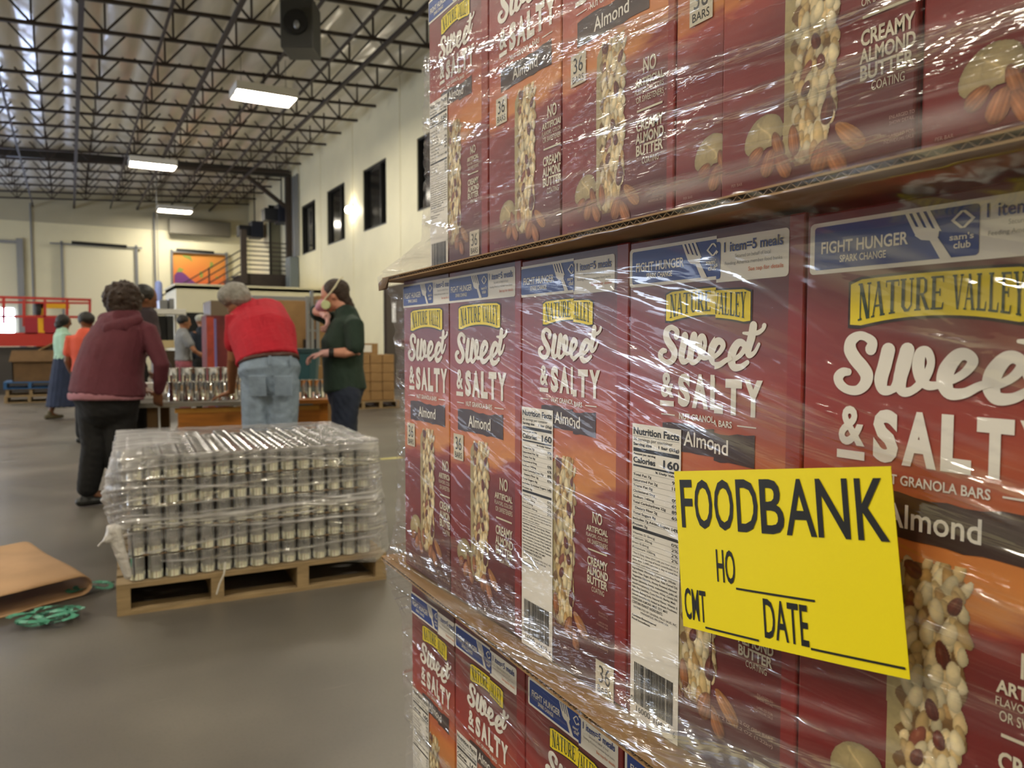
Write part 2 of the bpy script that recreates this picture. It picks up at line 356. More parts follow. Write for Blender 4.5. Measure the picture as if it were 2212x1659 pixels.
# gas heater hung from the joists
h = thing('unit_heater', 'grey unit heater box hanging from the roof joists at the top', 'heater', tuple(PD(650, 62, 13.0)), -.5)
hz = h.location.z
d = MB(); d.box((-.27, -.3, -.42), (.27, .3, .40)); d.build('casing', mat('heater_grey', '#3d3d3c', .5), h, bevel=.02)
d = MB(); d.cyl((0, -.30, -.02), (0, -.36, -.02), .2, seg=20); d.build('fan_guard', M_black, h)
d = MB(); d.ell((.02, -.37, -.08), (.05, .03, .07)); d.build('fan_hub', M_grey, h)
d = MB(); d.cyl((-.2, 0, .4), (-.2, 0, roofz(h.location.x)-hz-.1), .015, seg=6); d.build('hanging_rod', M_black, h); d = MB(); d.cyl((.2, 0, .4), (.2, 0, roofz(h.location.x)-hz-.1), .015, seg=6); d.build('hanging_rod', M_black, h)
# back wall dock doors
M_door = mat('cream_sectional_door', '#ece5c8', .5)
M_day = mat('daylight_opening', '#c4d6ff', .5, emit=34.0)
b = MB(); b.box((-4.9, BY-.06, 0), (-1.75, BY-.01, 5.3))
d1 = struct(b.build('door_1', M_door)); d = MB(); d.box((-4.6, BY-.075, 1.62), (-1.95, BY-.062, 2.62)); d.build('daylight_gap', M_day, d1)
d = MB(); d.box((-1.78, BY-.22, 0), (-1.55, BY-.02, 5.5)); d.box((-4.9, BY-.2, 5.3), (-1.6, BY-.05, 5.42)); d.build('door_track', M_grey, d1)
b = MB(); b.box((-.2, BY-.06, 0), (2.66, BY-.01, 5.35)); d2 = struct(b.build('door_2', M_door))
d = MB()
for x in (-.22, 2.62): d.box((x, BY-.16, 0), (x+.1, BY-.06, 5.5))
d.box((-.6, BY-.16, 5.36), (2.9, BY-.1, 5.42)); d.build('door_track', M_grey, d2)
d = MB(); d.cyl((.2, BY-.14, 5.46), (2.3, BY-.14, 5.42), .07, seg=8); d.build('torsion_spring', M_black, d2)
# mural painted dock door
def mural_mat():
    m = bpy.data.materials.new('mural_paint'); m.use_nodes = True; nt = m.node_tree; L = nt.links; bs = nt.nodes['Principled BSDF']; bs.inputs['Roughness'].default_value = .6
    tc = nt.nodes.new('ShaderNodeTexCoord'); sp = nt.nodes.new('ShaderNodeSeparateXYZ'); L.new(tc.outputs['Object'], sp.inputs[0])
    n = nt.nodes.new('ShaderNodeTexNoise'); n.inputs['Scale'].default_value = .8; L.new(tc.outputs['Object'], n.inputs['Vector'])
    ad = nt.nodes.new('ShaderNodeMath'); ad.operation = 'MULTIPLY_ADD'; L.new(n.outputs['Fac'], ad.inputs[0]); ad.inputs[1].default_value = 1.0; L.new(sp.outputs['Z'], ad.inputs[2])
    mr = nt.nodes.new('ShaderNodeMapRange'); L.new(ad.outputs[0], mr.inputs[0]); mr.inputs['From Min'].default_value = 4.2; mr.inputs['From Max'].default_value = 5.9
    r = nt.nodes.new('ShaderNodeValToRGB'); L.new(mr.outputs[0], r.inputs[0])
    r.color_ramp.elements[0].color = lin('#d4512a'); r.color_ramp.elements[1].color = lin('#d9953f'); r.color_ramp.elements.new(.4).color = lin('#dd7c38')
    L.new(r.outputs[0], bs.inputs['Base Color']); return m
b = MB(); b.box((4.15, BY-.07, 0), (6.4, BY-.01, 5.28)); d3 = struct(b.build('door_3', mural_mat()))
def flat(mb, pts, y, th=.004, mi=0):
    n = len(pts); vs = [(x, y, z) for x, z in pts]+[(x, y+th, z) for x, z in pts]
    mb.add(vs, [tuple(range(n)), tuple(range(n, 2*n))[::-1]]+[(i, n+i, n+(i+1) % n, (i+1) % n) for i in range(n)], mi)
d = MB(); flat(d, [(4.2, 3.0), (4.2, 4.25), (4.32, 4.42), (4.45, 4.45), (4.62, 4.35), (4.9, 4.1), (5.15, 3.9), (5.6, 3.75), (5.6, 3.0)], BY-.078); d.build('purple_hill', mat('mural_purple', '#6d3576', .6), d3)
for pts in ([(4.55, 5.2), (4.9, 5.15), (4.98, 4.9), (4.85, 5.0), (4.6, 5.1)], [(5.75, 4.95), (5.87, 4.9), (5.85, 4.7), (5.65, 4.55), (5.72, 4.75)], [(5.28, 4.5), (5.42, 4.45), (5.4, 4.2), (5.28, 4.2)], [(4.25, 4.3), (4.4, 4.62), (4.6, 4.55), (4.5, 4.42), (4.3, 4.4)], [(5.95, 4.3), (6.15, 4.22), (6.0, 4.15)]):
    d = MB(); flat(d, pts, BY-.082); d.build('green_leaf', mat('mural_green', '#8c9a45', .6), d3)
d = MB(); d.box((6.4, BY-.2, 0), (6.5, BY-.02, 5.4)); d.box((4.06, BY-.2, 0), (4.14, BY-.02, 5.4)); d.box((4.1, BY-.2, 5.28), (6.4, BY-.1, 5.34)); d.build('door_track', M_grey, d3)
d = MB(); d.cyl((4.3, BY-.16, 5.4), (5.9, BY-.16, 5.36), .07, seg=8); d.build('torsion_spring', M_black, d3)
# brown door in the right wall
b = MB(); b.box((RX-.06, 18.0, 0), (RX, 19.93, 2.72)); d4 = struct(b.build('door_4', mat('dark_bronze_door', '#3a2f27', .5), bevel=.01))
d = MB(); d.box((RX-.08, 19.78, .02), (RX-.02, 19.9, 2.8)); d.build('door_frame', M_steel, d4)
d = MB(); d.box((RX-.066, 19.05, 1.75), (RX-.06, 19.3, 2.25)); d.build('paper_notice', M_white, d4)
# stair and landing by the column
st = thing('mezzanine_stair', 'dark steel stair with handrails climbing to a landing in the far right corner', 'stair', (0, 0, 0))
d = MB(); lx0 = 5.75; lx1 = RX-.1; ly0 = 29.9; ly1 = 31.6; lz = 3.8
d.box((lx0, ly0, lz-.45), (lx1, ly1, lz)); d.build('landing', M_steel, st)
d = MB()
for k in range(7): z = lz+.15+k*.17; d.bar((lx0, ly0, z), (lx1, ly0, z), .04)
d.build('landing_rail', M_steel, st)
d = MB(); d.box((lx0-.15, ly0-.1, lz-.4), (lx0+.05, ly0+.1, lz+1.6)); d.build('newel_post', M_steel, st)
d = MB(); d.bar((lx0, 30.0, lz-.2), (1.6, 30.2, .9), .12, .34); d.build('stringer', M_steel, st); d = MB(); d.bar((lx0, 31.2, lz-.2), (1.6, 31.2, .9), .12, .34); d.build('stringer', M_steel, st)
d = MB()
for k in range(14): t = k/14; x = lx0-(lx0-1.6)*t; z = lz-.1-(lz-1.0)*t; d.box((x-.26, 30.0, z-.02), (x, 31.2, z+.02))
d.build('tread', M_steel, st)
d = MB()
for k in range(4): h_ = .25+.26*k; d.bar((lx0, 29.98, lz-.1+h_), (1.6, 30.15, 1.0+h_), .045)
for k in range(4): t = k/3.3; x = lx0-(lx0-1.6)*t; z = lz-(lz-1.0)*t; d.bar((x, 30.0, z-.2), (x, 30.0, z+1.0), .05)
d.build('handrail', M_steel, st)
d = MB(); d.box((lx0+.1, ly0+.3, 0), (lx0+.25, ly0+.45, lz)); d.box((lx1-.3, ly1-.4, 0), (lx1-.15, ly1-.25, lz)); d.build('support_post', M_steel, st)
# blue heaters / dark framed doors above the landing
for i, (px, py, w, h_, Y, lb) in enumerate(((597, 462, .9, .7, 30.6, 'dark blue heater box mounted by the column above the stair landing'), (540, 497, .9, .7, 34.5, 'dark blue heater box farther back above the stairs'))):
    p = onY(px, py, Y); o = thing('wall_heater', lb, 'heater', tuple(p))
    d = MB(); d.box((0, -.4, -h_/2), (w*.55, .4, h_/2)); d.build('casing', mat('navy_enamel', '#141a2e', .5), o, bevel=.02)
    d = MB(); d.box((-.5, -.3, -.3), (0, .3, .15)); d.build('duct', mat('navy_duct', '#10141f', .5), o)
    d = MB(); d.bar((.2, 0, h_/2), (.2, 0, roofz(p.x)-p.z-.1), .04); d.build('hanger', M_black, o)
p = onY(606, 512, 31.3)
dd = thing('upper_door', 'black framed glass door at the top of the stair landing', 'door', (p.x, 31.75, lz), 0)
d = MB(); d.box((-.35, -.03, 0), (-.27, .03, 2.9)); d.box((.42, -.03, 0), (.5, .03, 2.9)); d.box((-.35, -.03, 2.75), (.5, .03, 2.9)); d.box((-.35, -.03, 0), (.5, .03, .1)); d.box((.1, -.03, 0), (.16, .03, 2.8)); d.build('frame', M_black, dd)
d = MB(); d.box((-.3, -.01, .1), (.45, .01, 2.8)); d.build('pane', mat('door_glass', '#6d6a58', .2), dd)
# electrical cabinet and conduits on the right wall near the column
o = MB(); o.box((RX-.35, 28.9, 3.2), (RX-.02, 29.6, 4.4)); o = o.build('electrical_cabinet', mat('cabinet_grey', '#6c757c', .5), bevel=.02); tag(o, 'grey electrical cabinet on the right wall beside the stair column', 'cabinet')
o = MB()
for y in (28.75, 29.1, 29.35): o.cyl((RX-.08, y, 4.42), (RX-.08, y, 7.4), .05, seg=8)
o = o.build('conduit', M_grey); tag(o, 'grey conduits rising up the right wall next to the column', 'conduit')
# back wall conduits / hanging hoist lines
for i, x in enumerate((3.42, -1.25)):
    o = MB(); o.cyl((x, BY-.1, .1), (x, BY-.1, 7.0), .035, seg=8); o = o.build('wall_pipe', M_grey); tag(o, ('thin grey pipe down the back wall left of the mural', 'thin grey pipe down the back wall between the two cream doors')[i], 'pipe')
o = MB(); o.box((4.0, BY-.5, 6.1), (6.6, BY-.1, 6.75)); o = o.build('wall_duct', mat('duct_grey', '#5d584c', .6)); tag(o, 'dark grey duct box on the back wall above the mural', 'duct')
# ================================================================== PRINTED CARTONS
_tc = {}
def text_geo(s, bold=0.0, shear=0.0, font=None):
    k = (s, bold, shear)
    if k in _tc: return _tc[k]
    cu = bpy.data.curves.new('t', 'FONT'); cu.body = s; cu.offset = bold; cu.resolution_u = 3; cu.shear = shear; cu.fill_mode = 'BOTH'
    o = bpy.data.objects.new('t', cu); COL.objects.link(o); bpy.context.view_layer.update()
    me = bpy.data.meshes.new_from_object(o.evaluated_get(bpy.context.evaluated_depsgraph_get()))
    V = np.array([(v.co.x, v.co.y) for v in me.vertices]) if len(me.vertices) else np.zeros((1, 2)); Fc = [tuple(p.vertices) for p in me.polygons]
    bpy.data.objects.remove(o); bpy.data.curves.remove(cu); bpy.data.meshes.remove(me)
    V = (V-V.min(0))/np.maximum(V.max(0)-V.min(0), 1e-6)
    _tc[k] = (V, Fc); return _tc[k]
PR = {}
def pm(n, c, rough=.42, noise=0, nscale=300):
    PR[n] = len(PRM); PRM.append(mat('print_'+n, c, rough, noise=noise, nscale=nscale, spec=.4))
PRM = []
pm('white', '#f0ebe1'); pm('yellow', '#f2d91f'); pm('green', '#1d3a24'); pm('brown', '#3f2a24', noise=.12, nscale=60); pm('blue', '#1f4190'); pm('black', '#1b1a19'); pm('orange', '#d9825a'); pm('grey', '#8f8c88'); pm('navy', '#2b458c'); pm('cream', '#d8cfb8'); pm('dim', '#a48175'); pm('shade', '#2a1a14')
class Art(MB):
    def __init__(s): super().__init__(); s.k = 0; s.subs = {}; s.cur = None; s.letters = None
    def add(s, vs, fs, mi=0):
        if s.cur: s.subs.setdefault(s.cur, Art()).add(vs, fs, mi)
        else: super().add(vs, fs, mi)
    def step(s, n): s.k += 1; return n+min(s.k, 120)*1.5e-6
    """flat print in carton coordinates: u to the right, v up, n off the face"""
    def P(s, u, v, n): return (-n, -u, v)
    def poly(s, pts, c, n=.0003): n = s.step(n); s.add([s.P(u, v, n) for u, v in pts], [tuple(range(len(pts)))[::-1]], PR[c])
    def rect(s, u0, v0, u1, v1, c, n=.0003): s.poly([(u0, v0), (u1, v0), (u1, v1), (u0, v1)], c, n)
    def rrect(s, u0, v0, u1, v1, r, c, n=.0003):
        pts = []
        for cx, cy, a0 in ((u1-r, v1-r, 0), (u0+r, v1-r, 90), (u0+r, v0+r, 180), (u1-r, v0+r, 270)):
            for a in range(0, 91, 18): t = math.radians(a0+a); pts.append((cx+r*math.cos(t), cy+r*math.sin(t)))
        s.poly(pts, c, n)
    def text(s, t, u0, v0, u1, v1, c, n=.0006, bold=0, shear=0, warp=None):
        V, Fc = text_geo(t, bold, shear); pts = []; n = s.step(n)
        for x, y in V:
            u = u0+x*(u1-u0); v = v0+y*(v1-v0)
            if warp: v = warp(x, y)
            pts.append(s.P(u, v, n))
        old = s.cur; s.cur = s.letters or old; s.add(pts, [f for f in Fc], PR[c]); s.cur = old
    def ribbon(s, pts, rad, c, n=.0006, close=False):
        """round capped brush stroke through smoothed points"""
        P = [np.array(p, float) for p in pts]; R = rad if isinstance(rad, (list, tuple)) else [rad]*len(P)
        Q = []; RR = []
        for i in range(len(P)-1):
            p0, p1, p2, p3 = P[max(i-1, 0)], P[i], P[i+1], P[min(i+2, len(P)-1)]
            for k in range(6):
                t = k/6; Q.append(.5*((2*p1)+(-p0+p2)*t+(2*p0-5*p1+4*p2-p3)*t*t+(-p0+3*p1-3*p2+p3)*t**3)); RR.append(R[i]*(1-t)+R[i+1]*t)
        Q.append(P[-1]); RR.append(R[-1]); vs = []
        for i, q in enumerate(Q):
            d = Q[min(i+1, len(Q)-1)]-Q[max(i-1, 0)]; d = d/(np.linalg.norm(d)+1e-9); nn = np.array((-d[1], d[0]))*RR[i]
            vs += [s.P(*(q+nn), n+i*2e-6), s.P(*(q-nn), n+i*2e-6)]
        s.add(vs, [(2*i, 2*i+1, 2*i+3, 2*i+2) for i in range(len(Q)-1)], PR[c])
        for q, r in ((Q[0], RR[0]), (Q[-1], RR[-1])):
            s.poly([(q[0]+r*math.cos(a), q[1]+r*math.sin(a)) for a in np.linspace(0, 2*math.pi, 14)[:-1]], c, n)
# --- condensed serif capitals for the badge, unit box, thick/thin strokes with slab serifs
def serif_letter(ch):
    T = .24; t = .09; S = []
    def q(a, b, w0, w1=None): w1 = w1 or w0; S.append([(a[0]-w0/2, a[1]), (a[0]+w0/2, a[1]), (b[0]+w1/2, b[1]), (b[0]-w1/2, b[1])])
    def sf(x, y, w=.36, h=.05): S.append([(x-w/2, y), (x+w/2, y), (x+w/2, y+h), (x-w/2, y+h)])
    if ch == 'N': q((.18, 0), (.18, 1), t); q((.78, 0), (.18, 1), T*1.1); q((.84, 0), (.84, 1), t); sf(.16, 0, .3); sf(.14, .95, .28); sf(.84, .95, .3)
    elif ch == 'A': q((.12, 0), (.5, 1), t); q((.82, 0), (.48, 1), T, T*.9); S.append([(.24, .28), (.74, .28), (.72, .34), (.26, .34)]); sf(.12, 0, .26); sf(.84, 0, .36)
    elif ch == 'T': q((.5, 0), (.5, 1), T); S.append([(.02, .94), (.98, .94), (.98, 1), (.02, 1)]); S.append([(.02, .8), (.09, .8), (.06, .95), (.02, .95)]); S.append([(.91, .8), (.98, .8), (.98, .95), (.94, .95)]); sf(.5, 0, .44)
    elif ch == 'U': q((.24, .16), (.24, 1), T); q((.82, .16), (.82, 1), t); S.append([(.12, .17), (.36, .17), (.52, .07), (.36, .0)]); S.append([(.36, .0), (.66, .0), (.86, .17), (.78, .19), (.6, .08), (.44, .08)]); sf(.24, .95, .42); sf(.82, .95, .3)
    elif ch in 'RP': q((.24, 0), (.24, 1), T); sf(.22, 0, .44); S.append([(.1, .94), (.62, .94), (.62, 1), (.1, 1)]); S.append([(.3, .46), (.62, .46), (.62, .52), (.3, .52)]); S.append([(.6, .46), (.84, .56), (.84, .9), (.6, 1), (.6, .94), (.66, .86), (.66, .6), (.6, .52)]); q((.88, 0), (.5, .5), T, T*.9); sf(.88, 0, .3)
    elif ch == 'E': q((.26, 0), (.26, 1), T); S.append([(.06, .0), (.86, .0), (.92, .22), (.84, .2), (.78, .06), (.06, .06)]); S.append([(.06, .94), (.82, .94), (.86, .8), (.9, .8), (.88, 1), (.06, 1)][:6]); S.append([(.3, .48), (.66, .48), (.66, .54), (.3, .54)]); S.append([(.62, .4), (.7, .4), (.7, .62), (.62, .62)])
    elif ch == 'V': q((.5, 0), (.2, 1), T*.8, T); q((.52, 0), (.86, 1), t); sf(.2, .95, .4); sf(.86, .95, .3)
    elif ch == 'L': q((.28, 0), (.28, 1), T); S.append([(.08, 0), (.88, 0), (.94, .26), (.86, .24), (.78, .06), (.08, .06)]); sf(.28, .95, .42)
    elif ch == 'Y': q((.5, .45), (.2, 1), T*.85, T); q((.52, .45), (.84, 1), t); q((.5, 0), (.5, .48), T); sf(.2, .95, .4); sf(.84, .95, .3); sf(.5, 0, .42)
    return S
def badge(n=.0003):
    a = Art(); U0, U1 = .031, .1315; mid = (U0+U1)/2
    def top(u): x = (u-mid)/(U1-mid); return .3425+.0012*(1-x*x)
    def bot(u): x = (u-mid)/(U1-mid); return .3208-.0062*x*x
    def shape(e, c, n):
        us = np.linspace(U0-e, U1+e, 15)
        r = .0022
        up = [(u, top(u)+e-(r if i in (0, 14) else 0)) for i, u in enumerate(us)]; dn = [(u, bot(u)-e+(r if i in (0, 14) else 0)) for i, u in enumerate(us)]
        for i in range(14): a.poly([dn[i], dn[i+1], up[i+1], up[i]], c, n)
    shape(.0016, 'shade', n); shape(0, 'yellow', n+.0002); a.cur = 'badge_lettering'
    ws = [('NATURE', U0+.005, mid+.0065), ('VALLEY', mid+.010, U1-.0045)]
    for w, x0, x1 in ws:
        k = (x1-x0)/len(w)
        for i, ch in enumerate(w):
            for poly in serif_letter(ch):
                pts = []
                for x, y in poly:
                    u = x0+(i+.02+x*.96)*k; v = bot(u)+.0030+y*(top(u)-bot(u)-.0052); pts.append((u, v))
                a.poly(pts, 'green', n+.0004)
    a.cur = None; return a
def promo():
    a = Art(); a.letters = 'promo_lettering'; a.rrect(.0015, .3480, .1635, .3790, .003, 'white', .0003)
    a.rrect(.0050, .3505, .1040, .3765, .002, 'blue', .0005)
    a.text('FIGHT HUNGER', .0100, .3600, .0660, .3672, 'white', .0007, .02); a.text('SPARK CHANGE', .0230, .3540, .0530, .3583, 'white', .0007, .02)
    a.cur = 'fork_emblem'
    # fork: four tines, palm, handle slanting to the lower right
    a.poly([(.0700, .3640), (.0735, .3615), (.0790, .3605), (.0830, .3620), (.0835, .3660), (.0700, .3690)], 'white', .0008)
    for k in range(4): u = .0640+.0040*k; a.poly([(u, .3765), (u+.0022, .3765), (u+.0085, .3650), (u+.0058, .3650)], 'white', .0008)
    a.poly([(.0770, .3630), (.0825, .3620), (.0905, .3500), (.0845, .3500)], 'white', .0008)
    a.cur = 'diamond_emblem'
    for p in ([(.0950, .3740), (.0970, .3740), (.0920, .3695), (.0900, .3695)], [(.0900, .3695), (.0920, .3695), (.0970, .3650), (.0950, .3650)], [(.0975, .3740), (.0955, .3740), (.1005, .3695), (.1025, .3695)], [(.1025, .3695), (.1005, .3695), (.0955, .3650), (.0975, .3650)]): a.poly([(u-.0005, v) for u, v in p], 'white', .0008)
    a.cur = None
    a.text("sam's", .0890, .3592, .1015, .3626, 'white', .0008, .02); a.text('club', .0912, .3548, .1000, .3585, 'white', .0008, .02)
    a.text('1 item=5 meals', .1075, .3685, .1590, .3755, 'navy', .0007, .015)
    a.text('Secured on behalf of local', .1180, .3640, .1490, .3665, 'grey', .0007); a.text('Feeding America member food banks', .1085, .3588, .1585, .3618, 'grey', .0007); a.text('See top for details', .1300, .3532, .1595, .3568, 'orange', .0007, .01)
    return a
# script word traced stroke by stroke from the nearest carton, in its plane
def C5(x, y):
    p = onX(1700+x*.2653, 580+y*.2652, .4); return (.3258-p.y, p.z-.894)
def C4(x, y):
    p = onX(1320+x*.3557, 420+y*.3557, .4); return (.5030-p.y, p.z-.897)
def lettering(full=True):
    a = Art(); K = .0038
    S = [(688, 655), (700, 600), (650, 558), (590, 548), (530, 590), (520, 660), (560, 735), (620, 805), (655, 870), (640, 940), (580, 990), (500, 985), (440, 940), (425, 885), (460, 845), (505, 842)]
    a.ribbon([C5(*p) for p in S], [.0036, .0030, .0024, .0026, .0036, .0042, .0042, .0042, .0042, .0036, .0028, .0026, .0030, .0034, .0028, .0022], 'white')
    a.ribbon([C5(*p) for p in [(830, 665), (800, 790), (770, 905), (790, 985), (860, 985), (905, 930), (945, 800), (985, 665)]], [.0042, .0042, .0042, .0032, .0022, .0030, .0040, .0042], 'white')
    a.ribbon([C5(*p) for p in [(985, 665), (955, 790), (925, 905), (945, 1000), (1030, 990), (1130, 890), (1178, 770), (1150, 680), (1095, 690), (1075, 790), (1095, 890), (1150, 950), (1235, 950), (1300, 930), (1440, 860), (1520, 760), (1470, 700), (1390, 715), (1310, 820), (1290, 930), (1335, 1015), (1450, 1015), (1570, 960), (1680, 930)]],
             [.0042, .0042, .0040, .0028, .0022, .0026, .0022, .0026, .0032, .0036, .0034, .0026, .0020, .0020, .0022, .0028, .0030, .0036, .0044, .0044, .0034, .0026, .0022, .0020], 'white')
    off = C5(1690, 830)[0]-C5(1310, 820)[0]
    e = [(1300, 930), (1440, 860), (1520, 760), (1470, 700), (1390, 715), (1310, 820), (1290, 930), (1335, 1015), (1450, 1015), (1560, 960)]
    a.ribbon([(C5(*p)[0]+off, C5(*p)[1]-.0012) for p in e], [.0020, .0022, .0028, .0030, .0036, .0044, .0044, .0034, .0026, .0020], 'white')
    a.ribbon([C4(*p) for p in [(872, 815), (858, 900), (835, 985), (842, 1030), (880, 1010), (912, 950)]], [.0038, .0040, .0038, .0026, .0018, .0014], 'white')
    a.ribbon([C4(*p) for p in [(800, 868), (850, 872), (905, 866), (940, 840), (950, 815)]], [.0010, .0018, .0020, .0018, .0022], 'white')
    # & SALTY
    a.text('&', .0250, .2455, .0425, .2690, 'white', .0006, .03)
    a.rect(.0241, .2375, .0426, .2425, 'white', .0006)
    x = .0478
    for ch, w in (('S', .0155), ('A', .0195), ('L', .0160), ('T', .0180), ('Y', .0190)):
        a.text(ch, x, .2382, x+w, .2685, 'white', .0006, .055); x += w+.0024
    a.text('NUT GRANOLA BARS', .0496, .2268, .1137, .2325, 'white', .0006, .02)
    a.rect(.0260, .2292, .0440, .2302, 'white', .0006); a.rect(.1195, .2292, .1395, .2302, 'white', .0006)
    return a
def info():
    a = Art()
    if True:
        a.text('NO', .1307, .1416, .1481, .1549, 'cream', .0006, .02); a.text('ARTIFICIAL', .1195, .1310, .1582, .1380, 'cream', .0006, .03); a.text('FLAVORS, COLORS', .1195, .1240, .1582, .1290, 'cream', .0006); a.text('OR SWEETENERS', .1215, .1172, .1582, .1225, 'cream', .0006)
        a.rect(.1226, .1092, .1570, .1110, 'cream', .0006)
        a.text('CREAMY', .1217, .0918, .1582, .1020, 'cream', .0006, .03); a.text('ALMOND', .1210, .0808, .1590, .0905, 'cream', .0006, .03); a.text('BUTTER', .1217, .0700, .1582, .0797, 'cream', .0006, .03); a.text('COATING', .1300, .0622, .1525, .0680, 'cream', .0006)
        a.text('ENLARGED TO', .1430, .0410, .1595, .0432, 'dim', .0006); a.text('SHOW DETAIL', .1430, .0375, .1595, .0397, 'dim', .0006); a.text('LABELED FOR', .1430, .0298, .1595, .0320, 'dim', .0006); a.text('INDIVIDUAL SALE', .1395, .0265, .1595, .0287, 'dim', .0006)
        a.text('36 - 1.2 OZ (35g) BARS', .1120, .0065, .1600, .0105, 'dim', .0006, .02); a.text('NET WT 2 LB 11.2 OZ (1.22kg)', .0790, .0005, .1600, .0045, 'dim', .0006, .02)
        a.text('PER BAR', .0115, .0215, .0225, .0238, 'dim', .0006)
        for k in range(4):
            u = .0115+.0135*k; v = -.004
            for g in ((u, v, u+.0005, v+.019), (u+.0105, v, u+.011, v+.019), (u, v+.019, u+.011, v+.0195), (u, v, u+.011, v+.0005)): a.rect(*g, 'dim', .0006)
            a.text(('160', '2g', '140mg', '8g')[k], u+.002, v+.0105, u+.009, v+.0155, 'dim', .0006)
            a.text(('CALORIES', 'SAT FAT', 'SODIUM', 'SUGARS')[k], u+.001, v+.007, u+.010, v+.009, 'dim', .0006)
    return a
def flavor():
    a = Art(); a.letters = 'flavor_lettering'; random.seed(3); n = 12
    tops = [(.0275+.1105*i/n, .2220+random.uniform(-.0009, .0009)+.0012*math.sin(i*.6)) for i in range(n+1)]
    bots = [(.0275+.1105*i/n, .1970+random.uniform(-.0009, .0009)) for i in range(n+1)]
    for i in range(n): a.poly([bots[i], bots[i+1], tops[i+1], tops[i]], 'brown', .0004)
    a.text('Almond', .0560, .2030, .1100, .2165, 'white', .0007, .012); return a
def count(u, v, n=.0009):
    a = Art(); a.letters = 'count_lettering'; a.rect(u, v, u+.0262, v+.0310, 'cream', n); a.text('36', u+.0050, v+.0120, u+.0212, v+.0275, 'black', n+.0002, .0); a.text('BARS', u+.0035, v+.0025, u+.0227, v+.0095, 'black', n+.0002); return a
def nutrition(u0, u1, v0, v1):
    a = Art(); a.letters = 'nutrition_lettering'; n = .0010; W = u1-u0; H = v1-v0; X = lambda x: u0+x*W; Y = lambda y: v1-y*H
    a.rect(u0, v0, u1, v1, 'white', n)
    def T(s, x0, x1, y, h, bold=0): a.text(s, X(x0), Y(y+h), X(x1), Y(y), 'black', n+.0002, bold)
    def Rl(y, h=.0008): a.rect(X(.03), Y(y+h), X(.97), Y(y), 'black', n+.0002)
    T('Nutrition Facts', .03, .97, .012, .024, .03); Rl(.040); T('36 servings per container', .03, .84, .045, .014); T('Serving size', .03, .42, .062, .013, .03); T('1 bar (35g)', .56, .97, .062, .013, .03); Rl(.080, .012)
    T('Amount per serving', .03, .5, .096, .009, .03); T('Calories', .03, .5, .110, .020, .03); T('160', .66, .97, .104, .027, .03); Rl(.136, .006); T('% Daily Value*', .5, .97, .146, .009, .03); y = .160
    for s, w, pc in (('Total Fat 7g', .42, '9%'), ('Saturated Fat 2g', .55, '11%'), ('Trans Fat 0g', .45, ''), ('Cholesterol 0mg', .5, '0%'), ('Sodium 140mg', .48, '6%'), ('Total Carbohydrate 22g', .72, '8%'), ('Dietary Fiber 2g', .55, '6%'), ('Total Sugars 8g', .52, ''), ('Includes 7g Added Sugars', .80, '14%'), ('Protein 3g', .35, '')):
        Rl(y, .0005); T(s, .03 if s[0] not in 'D' else .08, w, y+.005, .011, .015)
        if pc: T(pc, .84, .97, y+.005, .011, .02)
        y += .0185
    Rl(y, .010); y += .014
    for s, w, pc in (('Vitamin D 0mcg', .5, '0%'), ('Calcium 30mg', .45, '2%'), ('Iron 0.6mg', .38, '2%'), ('Potassium 100mg', .52, '2%')):
        T(s, .03, w, y+.003, .010); T(pc, .84, .97, y+.003, .010); y += .0165; Rl(y, .0005)
    y += .006
    for s in ('*The % Daily Value (DV) tells you how much a', 'nutrient in a serving of food contributes to a', 'daily diet. 2,000 calories a day is used for', 'general nutrition advice.'):
        T(s, .03, .6 if s[0] == 'g' else .97, y, .0085); y += .0112
    Rl(y, .0012); y += .006
    for s, w in (('Ingredients: Almonds, Corn Syrup, Whole', .93), ('Grain Oats, Sugar, Rice Flour, Palm Kernel Oil,', .97), ('Vegetable Glycerin, Honey Roasted Almond', .95), ('Butter (almonds, honey, maltodextrin, palm oil,', .97), ('mixed tocopherols), Fructose, Whey, Canola Oil,', .97), ('Salt, Soy Lecithin, Corn Starch, Barley Malt', .93), ('Extract, Baking Soda, Natural Flavor. Vitamin E', .97), ('(mixed tocopherols) Added to Retain Freshness.', .97), ('CONTAINS ALMOND, MILK, SOY; MAY', .78), ('CONTAIN PEANUT INGREDIENTS.', .68)):
        T(s, .03, w, y, .0095, .012); y += .0128
    y += .004; T('DISTRIBUTED BY GENERAL MILLS SALES, INC.', .06, .97, y, .008); y += .0115; T('MINNEAPOLIS, MN 55440 USA', .22, .8, y, .008); y += .018; T('Contains Bioengineered', .03, .55, y, .009, .02); y += .012; T('Food Ingredients', .03, .42, y, .009, .02)
    yb = max(y+.05, .805); rnd = random.Random(5); x = .09; a.cur = 'barcode'
    while x < .88:
        w = rnd.choice((.008, .012, .018, .026)); a.rect(X(x), Y(.945), X(min(x+w, .9)), Y(yb), 'black', n+.0002); x += w+rnd.choice((.007, .010, .016))
    a.cur = None
    T('0', .02, .07, .925, .02); T('16000', .14, .44, .952, .02); T('10413', .52, .84, .955, .02); T('6', .91, .96, .96, .02)
    return a
